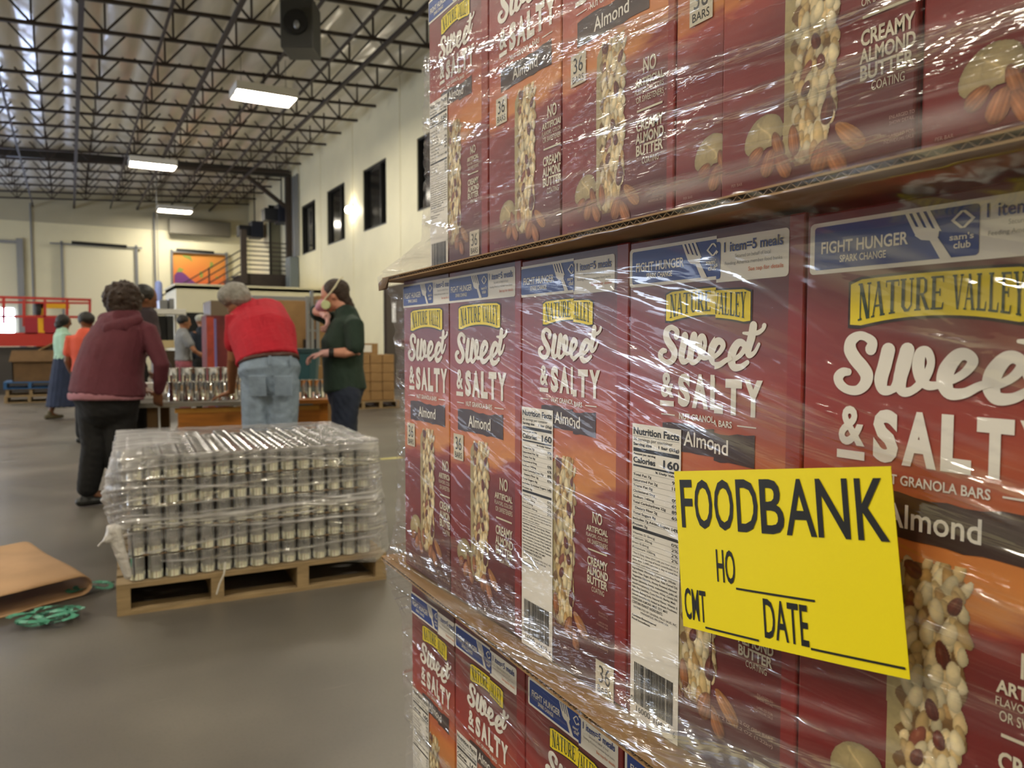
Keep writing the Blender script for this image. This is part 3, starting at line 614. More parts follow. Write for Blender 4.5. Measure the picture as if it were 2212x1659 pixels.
# --- painted picture of the nut bar, butter and almonds as a fine colour grid
def picture_data():
    px = .00062; U0, U1, V0, V1 = .018, .134, .012, .190
    nu = int((U1-U0)/px); nv = int((V1-V0)/px); img = np.zeros((nv, nu, 3)); al = np.zeros((nv, nu))
    uu = U0+(np.arange(nu)+.5)*px; vv = V0+(np.arange(nv)+.5)*px; UU, VV = np.meshgrid(uu, vv)
    rs = np.random.RandomState(11)
    s2 = lambda h: np.array(lin(h)[:3])
    nz = vnoise(UU*400, VV*400, 3)*.5+vnoise(UU*900, VV*900, 4)*.3
    def blend(m, c):
        img[:] = img*(1-m[..., None])+c*m[..., None]; al[:] = np.maximum(al, m)
    def nut(cu, cv, a, b_, ang, col, ridge=0, rim=.56):
        ca, sa = math.cos(ang), math.sin(ang); dx = UU-cu; dy = VV-cv; x = (dx*ca+dy*sa)/a; y = (-dx*sa+dy*ca)/b_
        x2 = x/(1.0-.16*np.clip(y, -1, 1)); r = np.sqrt(x2*x2+y*y); m = np.clip((1.03-r)*14, 0, 1)
        sh = rim+(1-rim)*np.clip(1-r**3, 0, 1); sh = sh*(1+.28*np.clip(-x*ca+y*.5, -.8, .8)); c = col[None, None, :]*sh[..., None]*(1+.25*nz[..., None])
        if ridge: c = c*(1-.28*np.exp(-((x2-.15)*5)**2)*(r < .85))[..., None]*(1+.18*np.sin(x2*16)*(r < .95))[..., None]
        c = c+np.array([.25, .2, .12])*np.clip(.35-np.hypot(x+.25, y-.2), 0, 1)[..., None]*.8
        blend(m, np.clip(c, 0, 1))
    butter = s2('#ab996c'); bd = s2('#a3905f')
    # butter swirl behind
    nut(.041, .056, .019, .0125, .5, butter*.95, rim=.62); nut(.049, .057, .012, .012, .2, butter*1.05, rim=.7)
    th = np.exp(-(((UU-.043)-.006*np.sin((VV-.045)*240))/.0012)**2)*(np.hypot((UU-.043)/.018, (VV-.057)/.011) < .8); img[:] = img*(1+.5*th[..., None])
    # right almond behind the bar
    nut(.1150, .0385, .0065, .0150, .85, s2('#b5783f'), 1)
    # the bar: coated side then packed nuts
    wob = .0012*vnoise(VV*160, VV*0, 8)
    L = .0604-.0004*np.sin(VV*60)+np.where(VV > .178, (VV-.178)*.9, 0)
    Rr = .1045+.0016*np.sin(VV*210)+wob*2-np.where(VV > .176, (VV-.176)**2*90, 0)-np.where(VV < .060, (.060-VV)*.42, 0)
    T = .1875-np.abs(UU-.083)*.10; B = .030
    side = ((UU > L) & (UU < .079) & (VV > B) & (VV < T)).astype(float); blend(side, (s2('#a89769')*(1+.3*nz[..., None])))
    body = ((UU > .0695+.0025*np.sin(VV*330)+wob*3) & (UU < Rr) & (VV > B-.004) & (VV < T)).astype(float); blend(body, s2('#75552c')*(1+.6*nz[..., None]))
    cols = [s2('#e6cf9d'), s2('#d9bc82'), s2('#f0dfb4'), s2('#cfae72'), s2('#c49a5a'), s2('#e3c68e'), s2('#d8c9a0')]
    v = .186
    while v > .030:
        w0 = .0710; w1 = .1040-(max(0, .060-v)*.42)
        for k in range(5):
            u = w0+(w1-w0)*(k+.5)/5+rs.uniform(-.003, .003)
            c = cols[rs.randint(len(cols))]*rs.uniform(.75, 1.1)
            if rs.rand() < .05: c = s2('#8a4a34')*rs.uniform(.8, 1.2)
            k2 = rs.uniform(.0026, .0042); nut(u, v+rs.uniform(-.003, .003), k2, k2*rs.uniform(1.3, 2.2), rs.uniform(-.6, .6), c)
        v -= .0058
    for u, v, a, b_, g in ((.074, .182, .0045, .0060, .9), (.092, .140, .0042, .0078, .25), (.098, .168, .0035, .006, -.5), (.0975, .059, .0052, .0098, -.15), (.087, .108, .0038, .0060, .3), (.0795, .078, .0036, .0055, -.4), (.0915, .093, .0036, .0055, .1)): nut(u, v, a, b_, g, s2('#6b2c1c'), 1)
    for u, v in ((.089, .128), (.083, .149), (.099, .118), (.086, .071), (.094, .080), (.101, .096), (.088, .163), (.098, .132), (.078, .112), (.0955, .152)): nut(u, v, .0040, .0066, rs.uniform(-.4, .4), s2('#f2e0b2'), 0, .55)
    # drip foot of the bar
    nut(.0905, .044, .0045, .010, .1, s2('#dcbf85')); nut(.0870, .034, .004, .008, 0, s2('#c9a060'))
    # almonds in front
    for u, v, a, b_, g in ((.0355, .0405, .0060, .0085, -.9), (.0560, .0440, .0052, .0115, .35), (.0700, .0450, .0050, .0110, .15), (.0475, .0335, .0068, .0105, -.35), (.0605, .0300, .0062, .0115, .55), (.0930, .0290, .0080, .0115, -.35), (.1050, .0240, .0068, .0125, .55)):
        nut(u, v, a, b_, g, s2('#a8683a')*rs.uniform(.85, 1.2), 1, .30)
    return U0, V0, px, nu, nv, img, al
PIC = picture_data()
M_pic = bpy.data.materials.new('printed_nut_bar_picture'); M_pic.use_nodes = True
_b = M_pic.node_tree.nodes['Principled BSDF']; _b.inputs['Roughness'].default_value = .42
_a = M_pic.node_tree.nodes.new('ShaderNodeAttribute'); _a.attribute_name = 'ink'; M_pic.node_tree.links.new(_a.outputs['Color'], _b.inputs['Base Color'])
def picture_mesh(segs, step):
    """grid quads kept where there is ink; segs = (art u0, art u1, shift u, shift v)"""
    U0, V0, px, nu, nv, img, al = PIC; vs = []; fs = []; cs = []; o = 0
    for a0, a1, du, dv in segs:
        i0 = max(0, int((a0-U0)/px)); i1 = min(nu, int((a1-U0)/px))
        if i1-i0 < 3: continue
        im = img[::step, i0:i1:step]; am = al[::step, i0:i1:step]; h, w = am.shape
        uu = U0+(i0+np.arange(w)*step)*px+du; vv = V0+np.arange(h)*step*px+dv; UU, VV = np.meshgrid(uu, vv)
        P = np.stack([np.full(UU.shape, -.00035), -UU, VV], -1).reshape(-1, 3); idx = np.arange(h*w).reshape(h, w)
        keep = (am[:-1, :-1] > .5) & (am[1:, 1:] > .5) & (am[1:, :-1] > .5) & (am[:-1, 1:] > .5)
        q = np.stack([idx[:-1, :-1], idx[1:, :-1], idx[1:, 1:], idx[:-1, 1:]], -1)[keep]
        vs.append(P); cs.append(im.reshape(-1, 3)); fs.append(q+o); o += h*w
    if not vs: return None
    V = np.concatenate(vs); Fq = np.concatenate(fs); Cc = np.concatenate(cs)
    used = np.unique(Fq); rm = np.full(len(V), -1); rm[used] = np.arange(len(used)); V = V[used]; Cc = Cc[used]; Fq = rm[Fq]
    me = bpy.data.meshes.new('product_picture'); me.vertices.add(len(V)); me.vertices.foreach_set('co', V.ravel())
    me.loops.add(len(Fq)*4); me.loops.foreach_set('vertex_index', Fq.ravel().astype(np.int32))
    me.polygons.add(len(Fq)); me.polygons.foreach_set('loop_start', np.arange(0, len(Fq)*4, 4, dtype=np.int32))
    me.update(calc_edges=True); at = me.color_attributes.new('ink', 'FLOAT_COLOR', 'POINT')
    at.data.foreach_set('color', np.concatenate([Cc, np.ones((len(Cc), 1))], 1).ravel().astype(np.float32)); me.materials.append(M_pic); return me
def clip_mesh(art, segs, lo, hi):
    """copy the print for every panel segment, cut at its fold lines"""
    bmo = bmesh.new()
    for a0, a1, du, dv in segs:
        me = art.mesh('tmp'); me.polygons.foreach_set('material_index', art.m); b = bmesh.new(); b.from_mesh(me); bpy.data.meshes.remove(me)
        for co, no in (((0, -a0, 0), (0, 1, 0)), ((0, -a1, 0), (0, -1, 0))):
            g = b.verts[:]+b.edges[:]+b.faces[:]; bmesh.ops.bisect_plane(b, geom=g, plane_co=co, plane_no=no, clear_outer=True)
        bmesh.ops.translate(b, verts=b.verts[:], vec=(0, -du, dv)); m2 = bpy.data.meshes.new('tmp'); b.to_mesh(m2); b.free()
        bmo.from_mesh(m2); bpy.data.meshes.remove(m2)
    if not bmo.faces: bmo.free(); return None
    me = bpy.data.meshes.new('print'); bmo.to_mesh(me); bmo.free()
    for m in PRM: me.materials.append(m)
    return me
def carton_mat():
    m = bpy.data.materials.new('carton_sunset_print'); m.use_nodes = True; nt = m.node_tree; L = nt.links; bs = nt.nodes['Principled BSDF']; bs.inputs['Roughness'].default_value = .4; bs.inputs['Specular IOR Level'].default_value = .45
    tc = nt.nodes.new('ShaderNodeTexCoord'); sp = nt.nodes.new('ShaderNodeSeparateXYZ'); L.new(tc.outputs['Object'], sp.inputs[0])
    def math_(op, a, b=None, c=None):
        n = nt.nodes.new('ShaderNodeMath'); n.operation = op
        for i, x in enumerate((a, b, c)):
            if x is None: continue
            if isinstance(x, (int, float)): n.inputs[i].default_value = x
            else: L.new(x, n.inputs[i])
        return n.outputs[0]
    def nz(scale, st): 
        mp = nt.nodes.new('ShaderNodeMapping'); mp.inputs['Scale'].default_value = st; L.new(tc.outputs['Object'], mp.inputs[0]); n = nt.nodes.new('ShaderNodeTexNoise'); n.inputs['Scale'].default_value = scale; n.inputs['Detail'].default_value = 3; L.new(mp.outputs[0], n.inputs['Vector']); return n.outputs['Fac']
    u = math_('MULTIPLY', sp.outputs['Y'], -1.0); v = sp.outputs['Z']
    wv = math_('MULTIPLY_ADD', nz(12, (1, 1, 5)), .05, v); wv = math_('SUBTRACT', wv, .025)
    wv = math_('MULTIPLY_ADD', math_('SUBTRACT', u, .085), -.10, wv)
    t = math_('DIVIDE', wv, .385)
    r = nt.nodes.new('ShaderNodeValToRGB'); L.new(t, r.inputs[0]); cr = r.color_ramp
    stops = [(0, '#532627'), (.12, '#6b2526'), (.24, '#822c2b'), (.34, '#7c2a29'), (.41, '#963a2e'), (.44, '#d58a45'), (.50, '#d07c3c'), (.58, '#b75a36'), (.69, '#983a31'), (.79, '#7a2f2c'), (.90, '#5f2e2d'), (1, '#4a2727')]
    cr.elements[0].position = 0; cr.elements[0].color = lin(stops[0][1]); cr.elements[1].position = 1; cr.elements[1].color = lin(stops[-1][1])
    for p, c in stops[1:-1]: cr.elements.new(p).color = lin(c)
    # crimson towards the left of each face, red glued side panel past the fold
    r2 = nt.nodes.new('ShaderNodeMapRange'); L.new(u, r2.inputs[0]); r2.inputs['From Min'].default_value = .07; r2.inputs['From Max'].default_value = 0; r2.inputs['To Max'].default_value = .35
    mx = nt.nodes.new('ShaderNodeMix'); mx.data_type = 'RGBA'; L.new(r2.outputs[0], mx.inputs['Factor']); L.new(r.outputs[0], mx.inputs['A']); mx.inputs['B'].default_value = lin('#ab2a24')
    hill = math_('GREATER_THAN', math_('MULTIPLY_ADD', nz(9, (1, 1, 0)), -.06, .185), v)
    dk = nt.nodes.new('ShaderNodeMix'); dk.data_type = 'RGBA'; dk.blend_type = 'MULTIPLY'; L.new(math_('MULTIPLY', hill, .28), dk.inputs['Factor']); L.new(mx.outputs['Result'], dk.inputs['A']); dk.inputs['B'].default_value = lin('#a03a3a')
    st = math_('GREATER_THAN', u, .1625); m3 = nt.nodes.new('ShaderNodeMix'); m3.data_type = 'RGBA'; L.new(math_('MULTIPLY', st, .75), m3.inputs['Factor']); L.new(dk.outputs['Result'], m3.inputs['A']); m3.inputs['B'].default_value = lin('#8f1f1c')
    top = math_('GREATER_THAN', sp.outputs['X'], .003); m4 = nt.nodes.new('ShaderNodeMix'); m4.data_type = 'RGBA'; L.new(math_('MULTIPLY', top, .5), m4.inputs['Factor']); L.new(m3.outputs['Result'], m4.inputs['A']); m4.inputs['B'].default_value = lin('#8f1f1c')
    L.new(m4.outputs['Result'], bs.inputs['Base Color']); return m
M_carton = carton_mat()
A_badge, A_promo, A_let, A_flav, A_info = badge(), promo(), lettering(), flavor(), info()
def squeeze(a, au, bu, av, bv):
    b = Art(); b.subs = {k: squeeze(q, au, bu, av, bv) for k, q in a.subs.items()}; b.f, b.m = a.f, a.m; b.v = [(x, -(au-bu*y), av+bv*z) for x, y, z in a.v]; return b
# the narrower printed back face: same artwork set a little smaller
S_badge, S_let, S_flav = [squeeze(a, .0202, .853, .0573, .83) for a in (A_badge, A_let, A_flav)]; S_info = squeeze(A_info, .0265, .822, .0338, .778)
FULL = (('promo_label', A_promo), ('brand_badge', A_badge), ('front_lettering', A_let), ('flavor_band', A_flav), ('info_lettering', A_info))
BACK = (('promo_label', A_promo), ('brand_badge', S_badge), ('front_lettering', S_let), ('flavor_band', S_flav), ('info_lettering', S_info))
def stick(name, art, segs, ua, ub, parent):
    me = clip_mesh(art, segs, ua, ub)
    if me is None: return None
    me.name = name; o = bpy.data.objects.new(name, me); COL.objects.link(o); o.parent = parent
    for k, q in art.subs.items(): stick(k, q, segs, ua, ub, o)
    return o
def carton(label, X, Y0, z0, ua, ub, segs=None, nf=None, cnt=(.0168, .1606), vlo=-.008, vhi=.385, step=1, depth=.28, grp='granola bar cartons on the wrapped pallet'):
    """root at the art origin; face spans art u from ua to ub"""
    t = thing('granola_bar_carton', label, 'carton', (X, Y0, z0), 0, grp)
    segs = segs or [(ua, ub, 0, 0)]; segs = [(max(a, ua-du), min(b_, ub-du), du, dv) for a, b_, du, dv in segs]; segs = [s for s in segs if s[1]-s[0] > .002]
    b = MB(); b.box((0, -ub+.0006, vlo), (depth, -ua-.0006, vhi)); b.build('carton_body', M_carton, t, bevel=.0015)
    for nm, art in (BACK if nf else FULL):
        stick(nm, art, segs, ua, ub, t)
    me = picture_mesh([(a, b_, du+(.001 if nf else 0), dv+(.007 if nf else 0)) for a, b_, du, dv in segs], step)
    if me: o = bpy.data.objects.new('product_picture', me); COL.objects.link(o); o.parent = t
    whole = [(ua, ub, 0, 0)]
    if cnt:
        stick('count_label', count(*cnt), whole, ua, ub, t)
    if nf:
        stick('nutrition_label', nutrition(*nf), whole, ua, ub, t)
    return t
SPLIT = [(-.01, .0990, 0, 0), (.1000, .2, -.001, -.0022)]; SPLIT3 = [(-.01, .0985, 0, 0), (.1025, .2, -.004, -.0018)]
NFB = (.0075, .0655, -.008, .2375)
T2X = .400; E_ = [.9950, .8480, .6760, .5020, .3275, .1530, -.02]
carton('red granola bar carton at the far left corner of the middle tier', T2X, .9990, .900, .0040, .1510, step=1)
carton('red granola bar carton in the middle tier, second from the left end', T2X, .8520, .900, .0040, .1760, step=1)
carton('red granola bar carton with nutrition panel, third from the left in the middle tier', T2X, .6810, .898, .005, .179, SPLIT3, NFB, (.1365, -.0095))
carton('red granola bar carton whose nutrition panel runs beside the left edge of the yellow sign', T2X, .5030, .897, .001, .1755, SPLIT, NFB, (.1410, -.0120))
carton('largest red granola bar carton, half covered by the right part of the yellow sign', T2X, .3258, .894, -.0017, .1728, cnt=(.0168, .1560), vlo=-.005)
carton('red granola bar carton at the right edge of the picture in the middle tier', T2X, .1510, .894, -.0017, .1710, vlo=-.005)
T3X = .450
carton('red granola bar carton at the left corner of the top tier', T3X, 1.0210, 1.298, .004, .1800, SPLIT, (.0075, .0655, -.006, .2375), (.131, .0135))
carton('red granola bar carton in the top tier, second from the left corner', T3X, .8360, 1.298, -.0035, .1560)
carton('red granola bar carton in the top tier, third from the left corner', T3X, .6780, 1.298, -.001, .1720)
carton('narrow visible slice of a red carton between wider ones in the top tier', T3X, .5050, 1.298, .0, .0560, depth=.27)
carton('red granola bar carton in the top tier, second from the right edge of the picture', T3X-.003, .4480, 1.298, -.0005, .1600)
carton('red granola bar carton in the top tier at the right edge of the picture', T3X, .2885, 1.298, .0013, .1720)
T1X = .430
carton('red granola bar carton at the left corner of the lowest visible tier', T1X, 1.0515, .454, .005, .1515, SPLIT3, (.0095, .0675, -.006, .2375), None, vhi=.425)
carton('red granola bar carton in the lowest visible tier, second from the left corner', T1X, .8995, .454, .001, .1810, SPLIT, (.0075, .0655, -.006, .2375), None, vhi=.425)
carton('red granola bar carton in the lowest visible tier, third from the left corner', T1X, .7130, .454, -.005, .1700, SPLIT, (.0075, .0655, -.006, .2375), None, vhi=.425)
for k, y in enumerate((.5420, .3660)):
    carton(('red carton of the lowest tier hidden just below the bottom edge', 'red carton of the lowest tier at the right end, below the picture')[k], T1X, y, .454, .0, .1730, None, None, None, vhi=.425, step=3)
# plain cartons of the tier under the picture, and the pallet that carries everything
for k in range(5):
    t = thing('plain_carton', 'carton of the bottom tier on the pallet, below the picture', 'carton', (.43, 1.04-.174*k, .125), 0, 'cartons of the bottom tier')
    b = MB(); b.box((0, -.172, 0), (.28, 0, .314)); b.build('carton_body', M_carton, t, bevel=.002)
def sheet(name, label, pts, z, th=.006, m=M_card):
    """corrugated pad: two liners and a zigzag flute between them on the open edge"""
    t = thing(name, label, 'cardboard sheet', (0, 0, z))
    c = MB(); n = len(pts); q = th*.22
    for z0, z1 in ((0, q), (th-q, th)): c.add([(x, y, z0) for x, y in pts]+[(x, y, z1) for x, y in pts], [tuple(range(n))[::-1], tuple(range(n, 2*n))]+[(i, (i+1) % n, n+(i+1) % n, n+i) for i in range(n)])
    c.build('liner', m, t)
    (x0, y0), (x1, y1) = pts[0], pts[1]; f = MB(); L = math.hypot(x1-x0, y1-y0); k = int(L/.0042); V = []
    for i in range(k+1):
        s = i/k; x = x0+(x1-x0)*s+.0006; y = y0+(y1-y0)*s; z_ = q if i % 2 else th-q
        V += [(x, y, z_-.0004), (x+.25, y, z_-.0004), (x, y, z_+.0004), (x+.25, y, z_+.0004)]
    f.add(V, [g for i in range(k) for g in ((4*i, 4*i+1, 4*i+5, 4*i+4), (4*i+2, 4*i+6, 4*i+7, 4*i+3), (4*i, 4*i+4, 4*i+6, 4*i+2))]); f.build('flute', M_carddk, t); return t
s3 = sheet('cardboard_sheet', 'brown corrugated sheet between the middle tier and the top tier', [(.384, 1.035), (.345, .05), (.74, .05), (.74, 1.045)], 1.2855)
c = MB(); c.add([(.384, 1.035, .004), (.372, .975, .003), (.376, 1.0, -.010), (.379, 1.035, -.0125), (.384, 1.05, -.001), (.40, 1.055, -.008)], [(0, 1, 2), (0, 2, 3), (0, 3, 5, 4), (1, 2, 3, 5)]); c.build('bent_corner', M_carddk, s3)
s2 = sheet('cardboard_sheet', 'brown corrugated sheet sticking out between the middle tier and the lowest visible tier', [(.389, 1.062), (.352, .05), (.74, .05), (.74, 1.06)], .8820)
s1 = sheet('cardboard_sheet', 'corrugated sheet under the lowest visible tier, below the picture', [(.41, 1.06), (.40, .05), (.74, .05), (.74, 1.06)], .4405)
s1['label'] = 'corrugated sheet under the lowest tier of granola cartons, below the picture'
# ------------------------------------------------------------------ stretch film as a draped height field
def film_x(y, z):
    """resting surface of the taut film over tiers and sheet edges"""
    def lerp(a, b, t): return a+(b-a)*np.clip(t, 0, 1)
    s3x = .384+(.345-.384)*(1.035-y)/.985-.003; s2x = .389+(.352-.389)*(1.062-y)/1.012-.003
    zs = [.44, .60, .80, .872, .886, .893, .925, .99, 1.10, 1.20, 1.262, 1.283, 1.293, 1.312, 1.345, 1.42, 1.70]
    xs_ = [.418, .418, .412, s2x+.004, s2x, s2x+.004, .386, .392, .393, .392, .388, s3x, s3x, .400, .440, .444, .444]
    X = np.zeros_like(y)
    for i in range(len(zs)-1):
        m = (z >= zs[i]) & (z <= zs[i+1]); t = (z-zs[i])/(zs[i+1]-zs[i]); a = xs_[i] if not np.isscalar(xs_[i]) else np.full_like(y, xs_[i]); b_ = xs_[i+1] if not np.isscalar(xs_[i+1]) else np.full_like(y, xs_[i+1])
        X = np.where(m, a+(b_-a)*t, X)
    return X
M_film = film_mat('stretch_film', haze=.045, gloss=.50)
def line_mask(Y, Z, p, q, w):
    """gaussian around a line between two photo points on the film"""
    a = onX(p[0], p[1], .392 if p[1] > 560 else .44); b_ = onX(q[0], q[1], .392 if q[1] > 560 else .44)
    ax, az, bx, bz = a.y, a.z, b_.y, b_.z; dx, dz = bx-ax, bz-az; L = math.hypot(dx, dz); t = ((Y-ax)*dx+(Z-az)*dz)/L; s = (-(Y-ax)*dz+(Z-az)*dx)/L
    return np.exp(-(s/w)**2)*np.clip(t/.02+.5, 0, 1)*np.clip((L-t)/.02+.5, 0, 1)
def film():
    ys_ = np.linspace(1.062, .12, 560); zs_ = np.linspace(.50, 1.66, 640); Y, Z = np.meshgrid(ys_, zs_, indexing='ij')
    X = film_x(Y, Z)
    flat_ = np.clip(np.minimum(np.abs(Z-.886), np.abs(Z-1.288))/.05, .15, 1)
    tilt = np.where(Z > 1.3, -.35, np.where(Z < .93, .55, .28))   # wrinkle direction, metres of drop per metre to the right
    w = Z+tilt*(Y-.6)*-1.0
    X = X-.0030*flat_*(.5+vnoise(Y*9, w*55, 21))-.0016*flat_*(.5+vnoise(Y*14, w*130, 22))-.0012*vnoise(Y*40, w*260, 23)*flat_
    hz = np.zeros_like(X)
    R = [((985, 705), (1245, 900), .0016, .16), ((1010, 800), (1240, 880), .0012, .10), ((990, 720), (1120, 760), .002, .1), ((1230, 640), (1560, 840), .0014, .10), ((1000, 850), (1180, 960), .0010, .10), ((1130, 1000), (1400, 1180), .0012, .1),
         ((930, 1310), (1130, 1480), .0018, .16), ((950, 1350), (1180, 1560), .0014, .14), ((890, 1330), (1010, 1500), .0016, .14), ((980, 1430), (1260, 1640), .0014, .12), ((900, 1500), (1000, 1640), .0014, .12),
         ((940, 1290), (1500, 1440), .004, .22), ((1130, 1400), (1640, 1560), .003, .18), ((1470, 1430), (1900, 1560), .003, .14), ((1500, 1500), (2050, 1640), .004, .14), ((1450, 1380), (1900, 1480), .002, .12),
         ((930, 170), (1330, 60), .0022, .20), ((930, 230), (1500, 130), .0050, .16), ((1230, 170), (1500, 90), .0030, .22), ((1160, 300), (1330, 240), .0010, .28), ((960, 320), (1200, 250), .0015, .2), ((1000, 440), (1560, 300), .0022, .20), ((940, 520), (1600, 400), .007, .16), ((1480, 170), (2100, 40), .0016, .12), ((1480, 420), (2212, 250), .008, .20), ((1600, 330), (2212, 160), .0016, .12),
         ((1850, 700), (2212, 760), .0014, .10), ((1920, 880), (2200, 990), .0016, .10), ((2050, 1060), (2212, 1140), .0016, .16), ((2080, 1260), (2212, 1330), .0016, .14), ((1850, 1290), (2212, 1420), .003, .10)]
    for p, q, wd_, hh in R:
        m = line_mask(Y, Z, p, q, wd_); hz += m*hh; X -= m*min(.0016, wd_*.8)  # haze paints the bright streak of each ridge into the film colour
    wk = .05+.75*np.clip((Z-1.295)/.04, 0, 1)+.75*np.clip((1.0-Z)/.06, 0, 1)+.35*np.clip((.55-Y)/.3, 0, 1)+hz*2.5+.3*np.clip(vnoise(Y*5, Z*7, 61)*2, 0, 1)
    hz += .17*np.exp(-((Z-1.318)/.014)**4)*(.7+.6*vnoise(Y*8, Z*60, 71))+.13*np.exp(-((Z-.925)/.02)**4)*(.6+vnoise(Y*6, Z*50, 72))
    # crumpled film gathered at the corner edge of the stack
    ed = np.exp(-((Y-1.0)/.05)**2); wk = np.clip(wk+ed, 0, 1); X -= ed*.003*(vnoise(Y*120, Z*160, 31)+.5); hz += ed*.16*np.clip(vnoise(Y*70, Z*90, 32)+.25, 0, 1)
    # past the carton corner the film turns around the end of the stack
    edge = np.where(Z > 1.30, 1.018, np.where(Z < .872, 1.036, .998)); nearS = np.exp(-((Z-1.289)/.022)**2)+np.exp(-((Z-.886)/.03)**2); edge = edge+.045*np.clip(nearS, 0, 1)
    over = np.clip(Y-edge, 0, None); Yn = np.minimum(Y, edge+.004); X = X+over*6.0
    # upper boundary: bare cartons above a slanting film edge in the top tier
    top = 1.598+.10*np.clip((.99-Y)/.36, 0, 1)+.006*vnoise(Y*20, Y*0, 41)
    P = np.stack([X, Yn, Z], -1).reshape(-1, 3); ny_, nz_ = X.shape; idx = np.arange(ny_*nz_).reshape(ny_, nz_)
    keep = (Z < top)[:-1, :-1]
    q = np.stack([idx[:-1, :-1], idx[1:, :-1], idx[1:, 1:], idx[:-1, 1:]], -1)[keep]
    me = bpy.data.meshes.new('stretch_film'); me.vertices.add(len(P)); me.vertices.foreach_set('co', P.ravel()); me.loops.add(len(q)*4); me.loops.foreach_set('vertex_index', q.ravel().astype(np.int32))
    me.polygons.add(len(q)); me.polygons.foreach_set('loop_start', np.arange(0, len(q)*4, 4, dtype=np.int32)); me.update(calc_edges=True)
    a = me.attributes.new('haze', 'FLOAT', 'POINT'); a.data.foreach_set('value', np.clip(hz, 0, .5).ravel().astype(np.float32))
    a = me.attributes.new('wrk', 'FLOAT', 'POINT'); a.data.foreach_set('value', wk.ravel().astype(np.float32))
    # wrinkle direction: level in the top tier, falling to the right lower down
    sl = np.interp(Z, [.5, .83, .92, .98, 1.06, 1.18, 1.27, 1.33, 1.40, 1.50, 1.7], [-.10, -.05, .12, .12, -.18, -.28, -.10, 0, -.06, -.14, -.18]); acr = Z+sl*(Y-.6)*1.0
    a = me.attributes.new('fuv', 'FLOAT_VECTOR', 'POINT'); a.data.foreach_set('vector', np.stack([X*0, -Y, acr], -1).ravel().astype(np.float32))
    me.polygons.foreach_set('use_smooth', [True]*len(me.polygons)); me.materials.append(M_film)
    o = bpy.data.objects.new('stretch_film', me); COL.objects.link(o); return tag(o, 'clear wrinkled stretch film wrapped around the stacked granola bar cartons', 'plastic wrap')
film()
# ------------------------------------------------------------------ yellow sign stuck over the film
def sign():
    t = thing('foodbank_sign', 'bright yellow FOODBANK sign stuck on the wrapped granola cartons', 'sign', (.3795, 0, 0))
    TL, TR, BR, BL = [onX(*p, .3795) for p in ((1457, 1018), (1925, 1007), (1967, 1468), (1477, 1352))]
    def S(s, r, n=0):   # s right, r down, both 0..1 on the sheet
        p = TL.lerp(TR, s).lerp(BL.lerp(BR, s), r); bend = .003*math.sin(s*3.1)*(.4+.6*r)
        return (-n-bend, p.y, p.z)
    b = MB(); N = 16; V = [S(i/N, j/N, k*.0004) for k in (0, 1) for i in range(N+1) for j in range(N+1)]; M = (N+1)**2
    b.add(V, [(i*(N+1)+j+M, (i+1)*(N+1)+j+M, (i+1)*(N+1)+j+1+M, i*(N+1)+j+1+M) for i in range(N) for j in range(N)]+[(i*(N+1)+j, i*(N+1)+j+1, (i+1)*(N+1)+j+1, (i+1)*(N+1)+j) for i in range(N) for j in range(N)])
    b.build('paper', mat('bright_yellow_paper', '#fbe70c', .5), t)
    a = MB()
    def T(s, x0, y0, x1, y1, bold=0):
        Vv, Fc = text_geo(s, bold); a.add([S(x0+x*(x1-x0), y1+y*(y0-y1), .0008) for x, y in Vv], Fc)
    def ln(x0, x1, y, h=.012, k=12):
        for i in range(k): xa = x0+(x1-x0)*i/k; xb = x0+(x1-x0)*(i+1)/k; a.add([S(xa, y+h, .0008), S(xb, y+h, .0008), S(xb, y, .0008), S(xa, y, .0008)], [(0, 1, 2, 3)])
    for ch, x0, x1 in zip('FOODBANK', (.033, .118, .232, .352, .470, .585, .718, .868), (.105, .220, .335, .458, .578, .712, .842, .978)): T(ch, x0, .055, x1, .360, .012)
    T('HO', .225, .475, .325, .675, .01); ln(.325, .685, .690); T('CMT', .020, .745, .150, .945, .01); ln(.140, .425, .965, .012); T('DATE', .455, .725, .650, .945, .01); ln(.655, .990, .945, .012)
    a.build('lettering', M_black, t); return t
sign()
# ================================================================== PALLET OF SHINY CANS
M_tin = mat('bright_tinplate', '#d6d8da', .09, metal=1.0, bump=.02, bscale=20)
def pallet(name, label, lo, w, d, h=.14, m=M_woodp, rot=0, grp=None, nst=4):
    t = thing(name, label, 'pallet', (lo[0], lo[1], lo[2] if len(lo) > 2 else 0), rot, grp)
    n = 7; bw = .115
    for k in range(n): y = k*(d-bw)/(n-1); b = MB(); b.box((0, y, h-.02), (w, y+bw, h)); b.build('deck_board', m, t)
    for k in range(nst): x = k*(w-.055)/(nst-1); b = MB(); b.box((x, 0.002, .018), (x+.055, d-.002, h-.02)); b.build('stringer', m, t)
    for y in (0, (d-bw)/2, d-bw): b = MB(); b.box((0, y, 0), (w, y+bw, .018)); b.build('bottom_board', m, t)
    return t
PROT = math.radians(-3.5); PORG = Vector((.150, 3.735, 0))
pallet('wooden_pallet', 'light wooden pallet on the floor carrying the wrapped shiny cans', PORG, 1.22, 1.02, rot=PROT)
CRD, CH = .0355, .108
